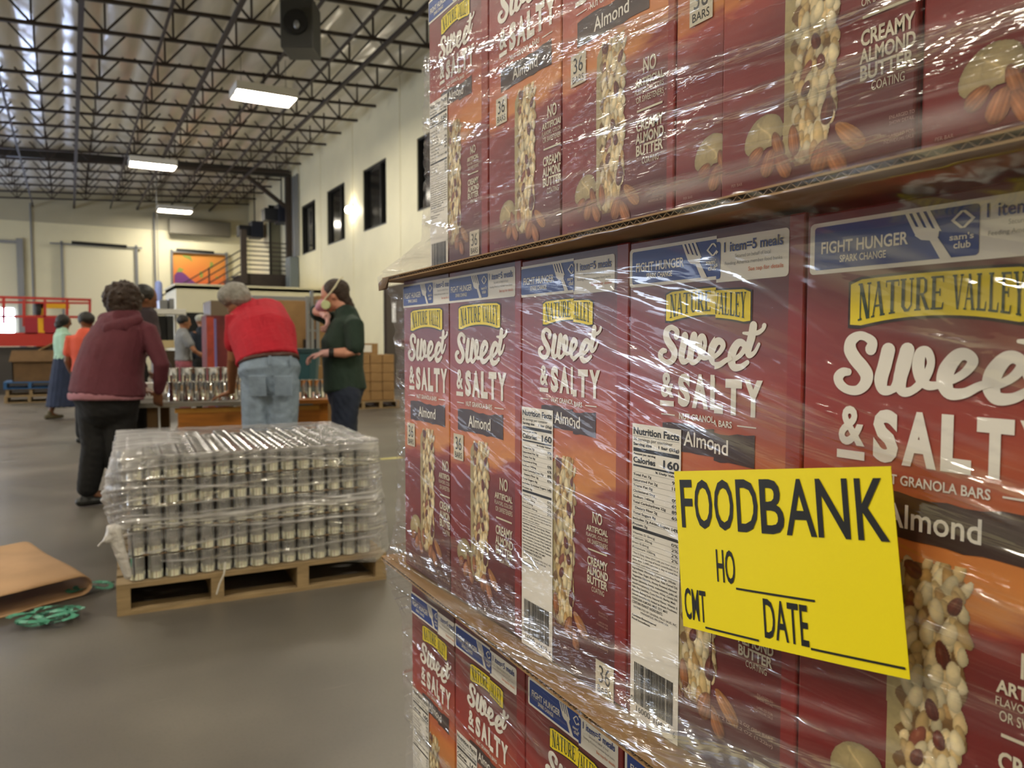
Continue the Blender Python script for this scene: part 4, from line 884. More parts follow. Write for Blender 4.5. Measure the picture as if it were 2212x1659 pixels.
def can_mesh(r, h, seg=20):
    m = MB(); m.lathe([(r*.93, .002), (r, 0), (r*1.03, .002), (r*1.03, .005), (r, .007), (r, h*.36), (r*.975, h*.40), (r, h*.44), (r*.975, h*.48), (r, h*.52), (r*.975, h*.56), (r, h*.60), (r, h-.007), (r*1.03, h-.005), (r*1.03, h-.001), (r, h), (r*.94, h-.001), (r*.92, h-.005), (r*.6, h-.005), (r*.55, h-.0035), (r*.3, h-.0045)], seg=seg)
    me = m.mesh('can'); me.materials.append(M_tin); me.polygons.foreach_set('use_smooth', [abs(p.normal.z) < .9 for p in me.polygons]); return me
cme = can_mesh(CRD, CH)
Rp = Matrix.Rotation(PROT, 3, 'Z')
TN = ('bottom', 'second', 'third', 'fourth', 'top')
for t in range(5):
    for i in range(15):
        for j in range(13):
            if t < 4 and i > 0 and j > 0: continue
            if t == 4 and j > 10 and i % 2: continue
            p = PORG+Rp @ Vector((.085+.0735*i, .055+.0735*j, .142+t*(CH+.004)))
            o = bpy.data.objects.new('tin_can', cme); COL.objects.link(o); o.location = p
            tag(o, 'shiny can, %s layer of the wrapped pallet, %s row, %s from the left' % (TN[t], 'front' if j == 0 else ORD[j], ORD[i]), 'can', 'cans in the %s layer of the wrapped pallet' % TN[t])
for t in range(1, 5):
    z = .142+t*(CH+.004)-.0035; b = MB(); vs = [PORG+Rp @ Vector((x, y, 0)) for x, y in ((.065, .034), (1.138, .034), (1.138, .96), (.065, .96))]
    b.add([(v.x, v.y, z) for v in vs]+[(v.x, v.y, z+.003) for v in vs], [(3, 2, 1, 0), (4, 5, 6, 7), (0, 1, 5, 4), (1, 2, 6, 5), (2, 3, 7, 6), (3, 0, 4, 7)])
    o = b.build('layer_pad', M_card); tag(o, 'thin cardboard pad under the %s layer of shiny cans' % TN[t], 'cardboard pad')
# loose film over the cans: closed drape with bulges, rolled ropes and a bunched left corner
def can_film():
    nU, nV = 420, 170; X0, X1, Y0, Y1 = .032, 1.165, .005, 1.0; top = .712
    per = 2*((X1-X0)+(Y1-Y0)); V = []; H = []
    u = np.linspace(0, per, nU, endpoint=False); vv = np.linspace(0, 1, nV)
    U, Vv = np.meshgrid(u, vv, indexing='ij')
    w = X1-X0; d = Y1-Y0
    def pos(s):
        x = np.where(s < w, X0+s, np.where(s < w+d, X1, np.where(s < 2*w+d, X1-(s-w-d), X0)))
        y = np.where(s < w, Y0, np.where(s < w+d, Y0+s-w, np.where(s < 2*w+d, Y1, Y1-(s-2*w-d))))
        nx = np.where(s < w, 0., np.where(s < w+d, 1., np.where(s < 2*w+d, 0., -1.))); ny = np.where(s < w, -1., np.where(s < w+d, 0., np.where(s < 2*w+d, 1., 0.)))
        return x, y, nx, ny
    x, y, nx, ny = pos(U)
    side = np.clip(Vv/.72, 0, 1); lid = np.clip((Vv-.72)/.28, 0, 1)
    # hem height climbs at the left front, as the film was cut loose there
    hem = .155+.13*np.exp(-((U-.0)/.18)**2)+.10*np.exp(-((U-per)/.5)**2)+.02*vnoise(U*6, U*0, 50)-.06*np.clip((U-.75)/.4, 0, 1)*(U < w)
    z = hem+(top-hem)*side
    bulge = .010+.035*np.clip(nx, 0, 1)*(1-side)**1.2+.03*np.exp(-((U-w)/.10)**2)*(1-side*.6)+.06*np.clip(-nx, 0, 1)*np.exp(-((side-.55)/.4)**2)+.035*np.exp(-(U/.12)**2)*np.exp(-((side-.75)/.3)**2)
    wr = .006*vnoise(U*9, z*30+U*2, 51)+.004*vnoise(U*22, z*70-U*6, 52)+.003*vnoise(U*60, z*110, 53)
    rough = 1+2.2*np.clip(-nx, 0, 1)+1.6*np.exp(-(U/.12)**2)
    off = (bulge+wr*rough)*(1-lid)
    cx, cy = (X0+X1)/2, (Y0+Y1)/2
    px = (x+nx*off)*(1-lid)+(cx+(x-cx)*(1-lid))*lid; py = (y+ny*off)*(1-lid)+(cy+(y-cy)*(1-lid))*lid
    zz = z+lid*0+(lid > 0)*(.006+.006*vnoise(px*25, py*25, 54)+(.035*np.exp(-(((px-.15)/.22)**2+((py-.3)/.5)**2))))
    hz = .0+.12*np.clip(vnoise(U*12, z*40, 55)+.1, 0, 1)+.50*np.clip(-nx, 0, 1)*(1-lid)+.50*np.exp(-(U/.10)**2)*np.clip(side*1.5-.3, 0, 1)*(1-lid)+.22*np.exp(-((U-w)/.09)**2)*(1-lid)
    hz += .14*np.clip(nx, 0, 1)*(1-lid)+.55*lid*np.exp(-(((px-.14)/.16)**2+((py-.25)/.45)**2))-.04*lid
    # rolled ropes of film crossing the front
    fx = U/w
    for a_, b_, wd_, g in ((.50, .44, .010, .55), (.44, .30, .006, .4), (.58, .50, .006, .35), (.62, .74, .005, .3), (.34, .52, .006, .4), (.80, .90, .005, .3), (.22, .33, .006, .35), (.10, .12, .006, .35), (.46, .50, .004, .6), (.54, .40, .004, .5), (.70, .66, .006, .45), (.90, .84, .005, .4), (.38, .46, .003, .6)):
        zc = (.16+.56*(a_+(b_-a_)*fx+.03*np.sin(fx*5+a_*20))); m = np.exp(-((z-zc)/wd_)**2)*(U < w)*(1-lid); hz += g*m*(1.1+1.2*vnoise(U*14, z*30, 90)); px += nx*m*.006; py += ny*m*.006
    m = np.exp(-((side-.97)/.03)**2)*(1-lid); hz += .35*m
    P = PORG; c, s = math.cos(PROT), math.sin(PROT); WX = P.x+px*c-py*s; WY = P.y+px*s+py*c
    co = np.stack([WX, WY, zz], -1).reshape(-1, 3); idx = np.arange(nU*nV).reshape(nU, nV); nxt = np.roll(idx, -1, 0)
    q = np.stack([idx[:, :-1], nxt[:, :-1], nxt[:, 1:], idx[:, 1:]], -1).reshape(-1, 4)
    me = bpy.data.meshes.new('can_wrap'); me.from_pydata(co.tolist(), [], q.tolist()); a = me.attributes.new('haze', 'FLOAT', 'POINT'); a.data.foreach_set('value', np.clip(hz, 0, .92).ravel().astype(np.float32)); a = me.attributes.new('wrk', 'FLOAT', 'POINT'); a.data.foreach_set('value', np.ones(len(co), dtype=np.float32))
    a = me.attributes.new('fuv', 'FLOAT_VECTOR', 'POINT'); a.data.foreach_set('vector', np.stack([px*0, np.where(lid > 0, px*1.4+.3*py, U), np.where(lid > 0, py+z, z-.10*U+.02*np.sin(U*7))], -1).ravel().astype(np.float32))
    me.polygons.foreach_set('use_smooth', [True]*len(me.polygons)); me.materials.append(film_mat('loose_film', haze=.11, gloss=.48, base=.025, bscale=.40, rough=.10, bdist=.008))
    o = bpy.data.objects.new('plastic_film', me); COL.objects.link(o); tag(o, 'loose crumpled clear film draped over the pallet of shiny cans', 'plastic wrap')
can_film()
b = MB()   # knot of film hanging off the left front corner
random.seed(4)
base = PORG+Rp @ Vector((.0, .02, .38))
b.tube([base+Vector((.05, 0, .02)), base+Vector((-.015, -.02, .0)), base+Vector((-.03, -.03, -.03))], [.02, .035, .02], 10)
b.tube([base+Vector((.0, -.02, -.01)), base+Vector((.02, -.03, -.1)), base+Vector((.045, -.03, -.2))], [.03, .024, .018], 10)
b.tube([base+Vector((-.02, -.02, -.02)), base+Vector((-.05, -.02, -.04)), base+Vector((-.07, -.02, -.06))], [.008, .006, .004], 8)
o = remesh(b, 'film_tail', mat('bunched_film', '#c6c2c0', .25, bump=.6, bscale=40), None, .006, 3, .0012); tag(o, 'knotted tail of bunched film hanging at the left corner of the can pallet', 'plastic wrap')
q = [PD(487, 1215, 3.55), PD(484, 1240, 3.52), PD(474, 1262, 3.50), PD(468, 1283, 3.48)]
b = MB(); b.tube(q, [.004]*4, 6); o = b.build('film_strand', mat('strand_white', '#b9b4ac', .4), smooth=True); tag(o, 'thin white strand of film hanging down the front of the can pallet', 'strand')
# ================================================================== FLOOR BITS
def folded():
    t = MB(); A = Vector((-.36, 1.18, 0)).normalized(); prof = []
    h = .092
    for k in range(8): x = -.95+.95*k/8; prof.append((x, .004+.004*math.sin(k)))
    for k in range(9): a = -math.pi/2+math.pi*k/8; prof.append((.015+.05*math.cos(a), h/2+.004+h/2*math.sin(a)))
    for k in range(1, 9): x = -.95*k/8; prof.append((x, h+.006+.02*k/8))
    org = Vector((.0, 4.12, 0)); V = []; n = len(prof); th = .004
    for layer in (0, 1):
        for s in np.linspace(0, .90, 14):
            for i, (x, z) in enumerate(prof):
                skew = -.55*max(0, -x)   # open edge runs towards the camera on the left
                z_ = z*(1+.05*s)+.006*math.sin(s*7+x*5) if i > 8 else z
                V.append(org+A*s+Vector((x, skew, max(.003, z_)+layer*th)))
    L = 14*n; Fc = []
    for s in range(13):
        for i in range(n-1):
            a = s*n+i; Fc.append((a, a+1, a+1+n, a+n)); Fc.append((L+a, L+a+n, L+a+n+1, L+a+1))
    for i in range(n-1): Fc.append((i, L+i, L+i+1, i+1))
    t.add(V, Fc); o = t.build('folded_cardboard', mat('kraft_board', '#b08c68', .85, noise=.15, nscale=3), smooth=True); return o
tag(folded(), 'large brown cardboard sheet folded over on the floor at the left edge', 'cardboard')
M_strap = mat('green_strapping', '#4a8f76', .45, noise=.2, nscale=30)
def strap(cx, cy, n, R, label, seed, flat_=.004):
    random.seed(seed); t = MB()
    for k in range(n):
        a0 = random.uniform(0, 6.28); r = R*random.uniform(.45, 1); ox, oy = random.uniform(-.4, .4)*R, random.uniform(-.4, .4)*R; L = random.uniform(2.5, 5.5); pts = []
        for i in range(18): a = a0+L*i/17; rr = r*(1+.25*math.sin(a*2.3+k)); pts.append(Vector((cx+ox+rr*math.cos(a), cy+oy+rr*.8*math.sin(a), .010+.014*abs(math.sin(a*1.5+k))+.003*k)))
        for i in range(17):
            d = (pts[i+1]-pts[i]).normalized(); s = Vector((-d.y, d.x, .35*math.sin(i*.7+k))).normalized()*.0105
            up = Vector((0, 0, .0012)); a_, b_ = pts[i], pts[i+1]
            t.add([a_-s, a_+s, b_+s, b_-s, a_-s+up, a_+s+up, b_+s+up, b_-s+up], [(3, 2, 1, 0), (4, 5, 6, 7), (0, 1, 5, 4), (2, 3, 7, 6)])
    o = t.build('plastic_strapping', M_strap); tag(o, label, 'strapping')
strap(-.105, 3.80, 8, .115, 'tangled green plastic strapping on the floor in front of the folded cardboard', 3)
strap(.085, 4.20, 3, .085, 'green strapping between the folded cardboard and the can pallet', 9)
for i, (px, py, L, w_, a_) in enumerate(((845, 990, .24, .10, .1), (1000-0, 1659, .0, 0, 0))):
    if L: p = onZ(px, py, .0); t = MB(); t.box((p.x-L/2, p.y-w_/2, 0), (p.x+L/2, p.y+w_/2, .0015)); o = t.build('floor_marking', mat('yellow_floor_paint', '#c9c07a', .6, noise=.3, nscale=14)); tag(o, 'short worn yellow paint mark on the concrete floor beyond the can pallet', 'floor marking')
# ================================================================== WORK TABLE WITH CANS
TO = Vector((.40, 6.36, 0)); TR = math.radians(-12)
def TP(x, y, z=0): return TO+Matrix.Rotation(TR, 3, 'Z') @ Vector((x, y, z))
tb = thing('work_table', 'wooden packing table with oak aprons behind the can pallet', 'table', tuple(TO), TR)
M_top = mat('worn_grey_tabletop', '#8d8982', .35, noise=.15, nscale=6)
b = MB(); b.box((-.02, 0, .715), (1.0, .98, .75)); b.build('tabletop', M_top, tb, bevel=.004)
b = MB(); b.box((1.0, 0, .715), (1.62, .98, .75)); b.build('tabletop', M_wood2, tb, bevel=.004)
b = MB(); b.box((.30, .06, .45), (1.38, .10, .70)); b.build('apron', M_wood2, tb); b = MB(); b.box((.28, .05, .665), (1.40, .115, .70)); b.build('rail', mat('pale_oak', '#d69a3c', .4), tb)
for x, y in ((.08, .1), (1.35, .05), (.08, .87), (1.35, .87)): b = MB(); b.box((x, y, 0), (x+.07, y+.07, .715)); b.build('leg', M_wood2 if x > 1 else M_carddk, tb)
b = MB(); b.bar((.12, .14, .30), (.40, .14, .66), .05); b.build('brace', M_carddk, tb)
tall = can_mesh(.048, .150, 22); tall.materials.clear(); tall.materials.append(M_tin)
def tcan(x, y, z, label, grp): o = bpy.data.objects.new('tin_can', tall); COL.objects.link(o); o.location = TP(x, y, z); tag(o, label, 'can', grp)
for k in range(6): tcan(.27+.105*k, .16+.02*(k % 2), .7505, 'large shiny can, %s from the left in the front row on the table' % ORD[k], 'large cans in the front row on the table')
for k in range(4): tcan(1.16+.105*k, .22, .7505, 'large shiny can, %s from the left in the row right of the red shirt' % ORD[k], 'large cans at the right end of the table')
M_foam = mat('white_tray', '#e9e7e2', .6)
def tray(x, y, z, w, d, label):
    t = thing('white_tray', label, 'tray', tuple(TP(x, y-.03, z)), TR); b = MB(); b.box((0, 0, 0), (w, d, .012)); b.build('base', M_foam, t)
    b = MB(); b.box((0, 0, .012), (w, .008, .05)); b.box((0, d-.008, .012), (w, d, .05)); b.box((0, 0, .012), (.008, d, .05)); b.box((w-.008, 0, .012), (w, d, .05)); b.build('rim', M_foam, t)
tray(.18, .36, .751, .40, .26, 'white tray on the table behind the front row of cans'); tray(.62, .37, .751, .34, .22, 'white tray in the middle of the table near the red shirt')
M_tray = mat('card_tray', '#a98657', .8)
b = MB(); b.box((0, 0, 0), (.9, .4, .09)); o = b.build('cardboard_tray', M_tray, bevel=.003); o.location = TP(.14, .605, .751); o.rotation_euler = (0, 0, TR); tag(o, 'low cardboard tray on the far side of the table carrying cans', 'tray')
for k in range(8): tcan(.20+.108*k, .74, .842, 'large shiny can in the cardboard tray at the back, %s from the left' % ORD[k], 'large cans in the cardboard tray')
b = MB(); b.box((0, 0, 0), (.17, .14, .13)); o = b.build('white_box', M_foam, bevel=.004); o.location = TP(.0, .42, .751); o.rotation_euler = (0, 0, TR); tag(o, 'white carton on the table by the maroon sleeve', 'box')
# ================================================================== MIDDLE AND BACK GROUND
def boxat(name, mats_, label, cat, px0, px1, py0, py1, Y, depth, bevel=.004, zb=None):
    a = onY(px0, py1, Y); c = onY(px1, py0, Y); z0 = a.z if zb is None else zb
    m = MB(); m.box((a.x, Y, z0), (c.x, Y+depth, c.z)); o = m.build(name, mats_, bevel=bevel); return tag(o, label, cat)
of = thing('office_booth', 'low cream office room with a dark doorway under the stairs', 'office', (0, 0, 0))
a = onY(380, 620, 26.0); zt = onY(520, 621, 26.0).z
b = MB(); b.box((a.x, 26, 0), (RX-.02, 26.15, zt)); b.box((a.x, 26.15, 0), (a.x+.15, 29, zt)); b.box((a.x, 26, zt-.1), (RX-.02, 29, zt)); b.build('wall_panel', M_wall, of)
b = MB(); q0 = onY(400, 675, 25.97); q1 = onY(462, 675, 25.97); b.box((q0.x, 25.95, 0), (q1.x, 25.99, q0.z)); b.build('doorway', M_dark, of)  # dark slab over the solid wall, shade of the opening put into its colour
b = MB(); b.box((a.x-.04, 25.9, zt), (RX-.02, 29.05, zt+.06)); b.build('roof_edge', M_wall, of)
boxat('cardboard_bin', M_card, 'tall tan cardboard bin wall behind the red and green shirts', 'cardboard bin', 540, 662, 650, 800, 10.6, 1.0, zb=.0)
boxat('cardboard_bin', M_card, 'brown cardboard panel standing right of the metal rack posts', 'cardboard bin', 688, 728, 640, 800, 10.4, .5, zb=.0)
boxat('metal_shelf', M_grey, 'grey shelf edge lying on top of the tan cardboard bin', 'shelf', 545, 686, 642, 649, 10.62, .5)
boxat('metal_cabinet', mat('taupe_metal', '#6b5d4c', .5), 'brown metal cabinet behind the bent head', 'cabinet', 458, 500, 650, 800, 11.6, .7, zb=0)
boxat('cardboard_box', M_card, 'low cardboard box behind the table between red and green shirts', 'box', 655, 702, 790, 850, 9.4, .5, zb=0)
t = thing('metal_rack', 'upright grey metal rack posts in front of the cardboard wall', 'rack', (0, 0, 0))
for px, top in ((664, 640), (673, 628), (685, 648)):
    p0 = onY(px, top, 10.1); m = MB(); m.box((p0.x-.02, 10.08, 0), (p0.x+.02, 10.12, p0.z)); m.build('post', M_grey, t)
for zz_ in (.9, 1.35): m = MB(); p0 = onY(664, 640, 10.1); p1 = onY(685, 640, 10.1); m.box((p0.x, 10.09, zz_), (p1.x, 10.13, zz_+.03)); m.build('crossbar', M_grey, t)
m = MB(); p0 = onY(666, 640, 10.2); p1 = onY(684, 640, 10.2); m.box((p0.x, 10.2, .3), (p1.x, 10.5, 1.25)); m.build('dark_load', M_black, t)
t = thing('waste_bin', 'teal plastic bin between the red and green shirts', 'bin', tuple(onY(634, 720, 8.4).xy)+(0,))
m = MB(); m.tube([(0, 0, .02), (0, 0, 1.12)], [(.20, .24), (.27, .30)], 16, side=(1, 0, 0), caps=False); m.build('body', mat('teal_plastic', '#1f4f5c', .5), t, smooth=False, bevel=.01)
m = MB(); m.tube([(0, 0, 1.1), (0, 0, 1.14)], [(.29, .32), (.29, .32)], 16, side=(1, 0, 0), caps=False); m.build('rim', mat('teal_rim', '#173c47', .5), t)
# pallet of small cartons on the right
pallet('wooden_pallet', 'wooden pallet under the small brown cartons near the right wall', (4.25, 13.45, 0), 1.05, 1.0, rot=-.05)
bm_ = MB(); bm_.box((0, 0, 0), (.225, .30, .168)); small0 = None
for r in range(5):
    for c in range(4):
        o = bm_.build('small_carton', M_card, bevel=.014) if small0 is None else small0.copy()
        if small0 is None: small0 = o
        else: COL.objects.link(o)
        o.location = (4.30+.235*c, 13.50, .142+.170*r); o.rotation_euler = (0, 0, -.05)
        tag(o, 'small brown carton near the right wall, %s row of the stack, %s from the left' % (('bottom', 'second', 'middle', 'fourth', 'top')[r], ORD[c]), 'carton', 'small cartons in the %s row' % ('bottom', 'second', 'middle', 'fourth', 'top')[r])
t = thing('labelled_box', 'brown box with a white label on top of the small carton stack', 'box', (4.55, 13.55, .994), -.05)
m = MB(); m.box((0, 0, 0), (.38, .3, .20)); m.build('box_body', M_card, t, bevel=.004); m = MB(); m.box((.06, -.004, .04), (.26, -.001, .17)); m.build('paper_label', M_white, t)
# left side: cardboard bin on pallets
pallet('wooden_pallet', 'wooden pallet lowest under the cardboard bin at the left', (-1.15, 18.2, 0), 1.25, 1.0)
pallet('wooden_pallet', 'second wooden pallet stacked under the blue pallet at the left', (-1.12, 18.2, .142), 1.25, 1.0)
pallet('blue_pallet', 'blue pallet stacked on the two wooden pallets at the left', (-1.15, 18.15, .284), 1.3, 1.0, m=mat('blue_paint_wood', '#2b5f95', .6))
t = thing('cardboard_bin', 'open dark brown cardboard bin standing on the blue pallet', 'cardboard bin', (-1.0, 18.25, .426))
m = MB(); m.box((0, 0, 0), (1.1, .02, .62)); m.box((0, .9, 0), (1.1, .92, .62)); m.box((0, 0, 0), (.02, .92, .62)); m.box((1.08, 0, 0), (1.1, .92, .62)); m.build('wall', M_carddk, t)
m = MB(); m.add([(0, 0, .62), (1.1, 0, .62), (1.15, -.08, .40), (-.05, -.08, .40), (0, 0, .625), (1.1, 0, .625), (1.15, -.085, .405), (-.05, -.085, .405)], [(0, 1, 2, 3), (7, 6, 5, 4), (3, 2, 6, 7), (0, 3, 7, 4), (1, 5, 6, 2)]); m.build('flap', M_carddk, t)
m = MB(); m.bar((.5, .5, .62), (.9, .4, .85), .5, .02); m.build('raised_flap', M_card, t)
# red scissor lift
t = thing('scissor_lift', 'red platform lift with guard rails at the left in front of the dock doors', 'lift', (0, 0, 0)); M_red = mat('red_paint', '#a8281f', .45); Yl = 21.5
def rb(px0, py0, px1, py1, w_=.06, Y=Yl): a_, c_ = onY(px0, py0, Y), onY(px1, py1, Y); return tuple(a_), tuple(c_), w_
for nm, g in (('top_rail', (-60, 640, 197, 648)), ('middle_rail', (-60, 683, 190, 685)), ('post', (8, 640, 8, 700)), ('post', (52, 648, 52, 705)), ('post', (97, 648, 97, 715)), ('post', (145, 648, 145, 720)), ('post', (194, 648, 194, 730))):
    p, q_, w_ = rb(*g); m = MB(); m.bar(p, q_, w_); m.build(nm, M_red, t)
for Yb in (Yl+1.1,):
    m = MB(); p, q_, w_ = rb(-60, 652, 195, 655, Y=Yb); m.bar(p, q_, .05); m.build('rear_rail', M_red, t)
m = MB(); p, q_, w_ = rb(-60, 733, 150, 733); m.box((p[0], Yl-.1, p[2]-.16), (q_[0], Yl+1.2, p[2]+.16)); m.build('platform', M_red, t)
m = MB(); p, q_, w_ = rb(-60, 760, 130, 850); m.box((p[0], Yl, .0), (q_[0], Yl+1.1, onY(60, 750, Yl).z)); m.build('chassis', mat('lift_dark', '#35302c', .6), t)
for px in (68, 110): p = onY(px, 705, Yl-.06); m = MB(); m.box((p.x-.13, Yl-.1, p.z-.18), (p.x+.13, Yl-.02, p.z+.2)); m.build('red_panel', mat('crimson_panel', '#8f1628', .5), t)
t = thing('yellow_hoist', 'yellow steel hoist frame standing behind the red lift rails', 'hoist', (0, 0, 0)); M_yel = mat('safety_yellow', '#d6ae1e', .45)
p = onY(89, 652, 22.9); m = MB(); m.box((p.x-.13, 22.85, .3), (p.x+.1, 23.0, p.z)); m.build('mast', M_yel, t)
q_ = onY(150, 650, 22.9); m = MB(); m.box((p.x-.1, 22.85, p.z-.16), (q_.x, 23.0, p.z)); m.build('arm', M_yel, t)
p2 = onY(82, 668, 22.7); m = MB(); m.ell(p2, (.08, .05, .2)); m.build('hook', M_black, t)
# shelf with bits behind the maroon hoodie
t = thing('white_shelf_unit', 'white shelf unit with dark tubs behind the maroon hoodie', 'shelf', (0, 0, 0))
for px0, px1, py0, py1, nm, mm in ((325, 402, 668, 678, 'shelf', M_white), (330, 378, 735, 752, 'worktop', mat('cream_edge', '#cdb98c', .6)), (340, 358, 682, 735, 'dark_tub', M_dark), (362, 375, 682, 735, 'dark_tub', M_black), (345, 362, 648, 667, 'jar', M_grey), (366, 376, 645, 667, 'jar', M_grey)):
    a_ = onY(px0, py1, 17.0); c_ = onY(px1, py0, 17.0); m = MB(); m.box((a_.x, 17.0, a_.z), (c_.x, 17.5, c_.z)); m.build(nm, mm, t, bevel=.01)
for px in (329, 379, 400): a_ = onY(px, 678, 17.2); m = MB(); m.box((a_.x-.02, 17.2, 0), (a_.x+.02, 17.25, a_.z)); m.build('upright', M_white, t)
m = MB(); a_ = onY(330, 752, 17.05); c_ = onY(378, 752, 17.05); m.box((a_.x, 17.05, 0), (c_.x, 17.5, a_.z-.05)); m.build('cupboard', mat('dark_cupboard', '#3a2c1c', .7), t)
p = onY(343, 632, 30.0); m = MB(); m.tube([(p.x, 30, p.z-.45), (p.x, 30, p.z+.3)], [.12, .12], 10); o = m.build('blue_lamp_shade', mat('pale_blue_plastic', '#8593c8', .5), smooth=True); tag(o, 'pale blue cylinder hanging before the back wall left of the mural', 'hanging cylinder')
m = MB(); m.cyl((p.x, 30, p.z+.3), (p.x, 30, roofz(p.x)-.1), .01, seg=6); m.build('hanging_cord', M_grey, o)
t = thing('printed_display_box', 'tall red and purple printed box left of the red shirt', 'display box', (0, 0, 0)); a_ = onY(448, 800, 10.0); c_ = onY(490, 682, 10.0)
m = MB(); m.box((a_.x, 10, 0), (c_.x, 10.4, c_.z)); m.build('box_body', mat('box_dark_red', '#6d2226', .6, noise=.3, nscale=5), t)
m = MB(); w_ = (c_.x-a_.x); m.box((a_.x, 9.99, .05), (a_.x+w_*.35, 9.996, c_.z-.02)); m.build('front_print', mat('box_orange_red', '#a8402f', .6, noise=.3, nscale=7), t)
m = MB(); m.box((a_.x+w_*.35, 9.99, .05), (a_.x+w_*.47, 9.996, c_.z-.04)); m.build('violet_stripe', mat('box_violet', '#7a72b0', .6), t)
# ================================================================== PEOPLE
M_skin = mat('light_skin', '#c99a84', .5, noise=.05, nscale=12); M_skin2 = mat('tan_skin', '#9c6a4c', .5, noise=.08, nscale=12); M_skin3 = mat('brown_skin', '#7d5238', .5)
def cloth(n, c, s=.10): return mat(n, c, .85, noise=s, nscale=9, bump=.35, bscale=14)
def hand(mb, wrist, d, palm_n, thumb_d, s=1.0, curl=.5):
    """palm, four unequal bent fingers and a thumb from the side of the palm"""
    d = d.normalized(); n = (palm_n-d*palm_n.dot(d)).normalized(); sd = (thumb_d-d*thumb_d.dot(d)-n*thumb_d.dot(n))
    sd = sd.normalized() if sd.length > 1e-3 else d.cross(n)
    mb.tube([wrist, wrist+d*.045*s, wrist+d*.085*s], [(.026*s, .019*s), (.040*s, .016*s), (.042*s, .014*s)], 12, side=sd)
    for i, (o, L) in enumerate(((.030, .068), (.010, .078), (-.011, .072), (-.031, .056))):
        k = wrist+d*.088*s+sd*o*s; a = curl; p1 = k+(d*math.cos(a*.5)+n*math.sin(a*.5))*L*.45*s; p2 = p1+(d*math.cos(a*1.3)+n*math.sin(a*1.3))*L*.32*s; p3 = p2+(d*math.cos(a*2)+n*math.sin(a*2))*L*.23*s
        mb.tube([k-d*.012*s, k, p1, p2, p3], [.0092*s, .0092*s, .0088*s, .008*s, .007*s], 8)
    k = wrist+d*.022*s+sd*.028*s; p1 = k+(d*.6+sd*.75+n*.25).normalized()*.036*s; p2 = p1+(d*.85+sd*.3+n*.35).normalized()*.030*s; mb.tube([k, p1, p2], [.0125*s, .0105*s, .0085*s], 8)
def head(mb, c, f, up, s=1.0):
    """skull, jaw, nose, brow, lips, chin and ears; f = gaze direction"""
    f = f.normalized(); up = (up-f*up.dot(f)).normalized(); r = f.cross(up); M = Matrix((r, f, up)).transposed()
    mb.ell(c+up*.015*s, (.074*s, .092*s, .098*s), M); mb.ell(c+f*.022*s-up*.045*s, (.056*s, .062*s, .066*s), M)
    mb.tube([c+f*.088*s+up*.02*s, c+f*.104*s-up*.014*s, c+f*.100*s-up*.026*s], [.008*s, .013*s, .014*s], 8)
    mb.ell(c+f*.070*s-up*.088*s, (.022*s, .018*s, .016*s), M); mb.ell(c+f*.084*s-up*.058*s, (.022*s, .010*s, .009*s), M); mb.ell(c+f*.080*s+up*.030*s, (.050*s, .014*s, .010*s), M)
    for k in (-1, 1): mb.ell(c+r*.076*s*k-up*.008*s-f*.004*s, (.010*s, .020*s, .030*s), M)
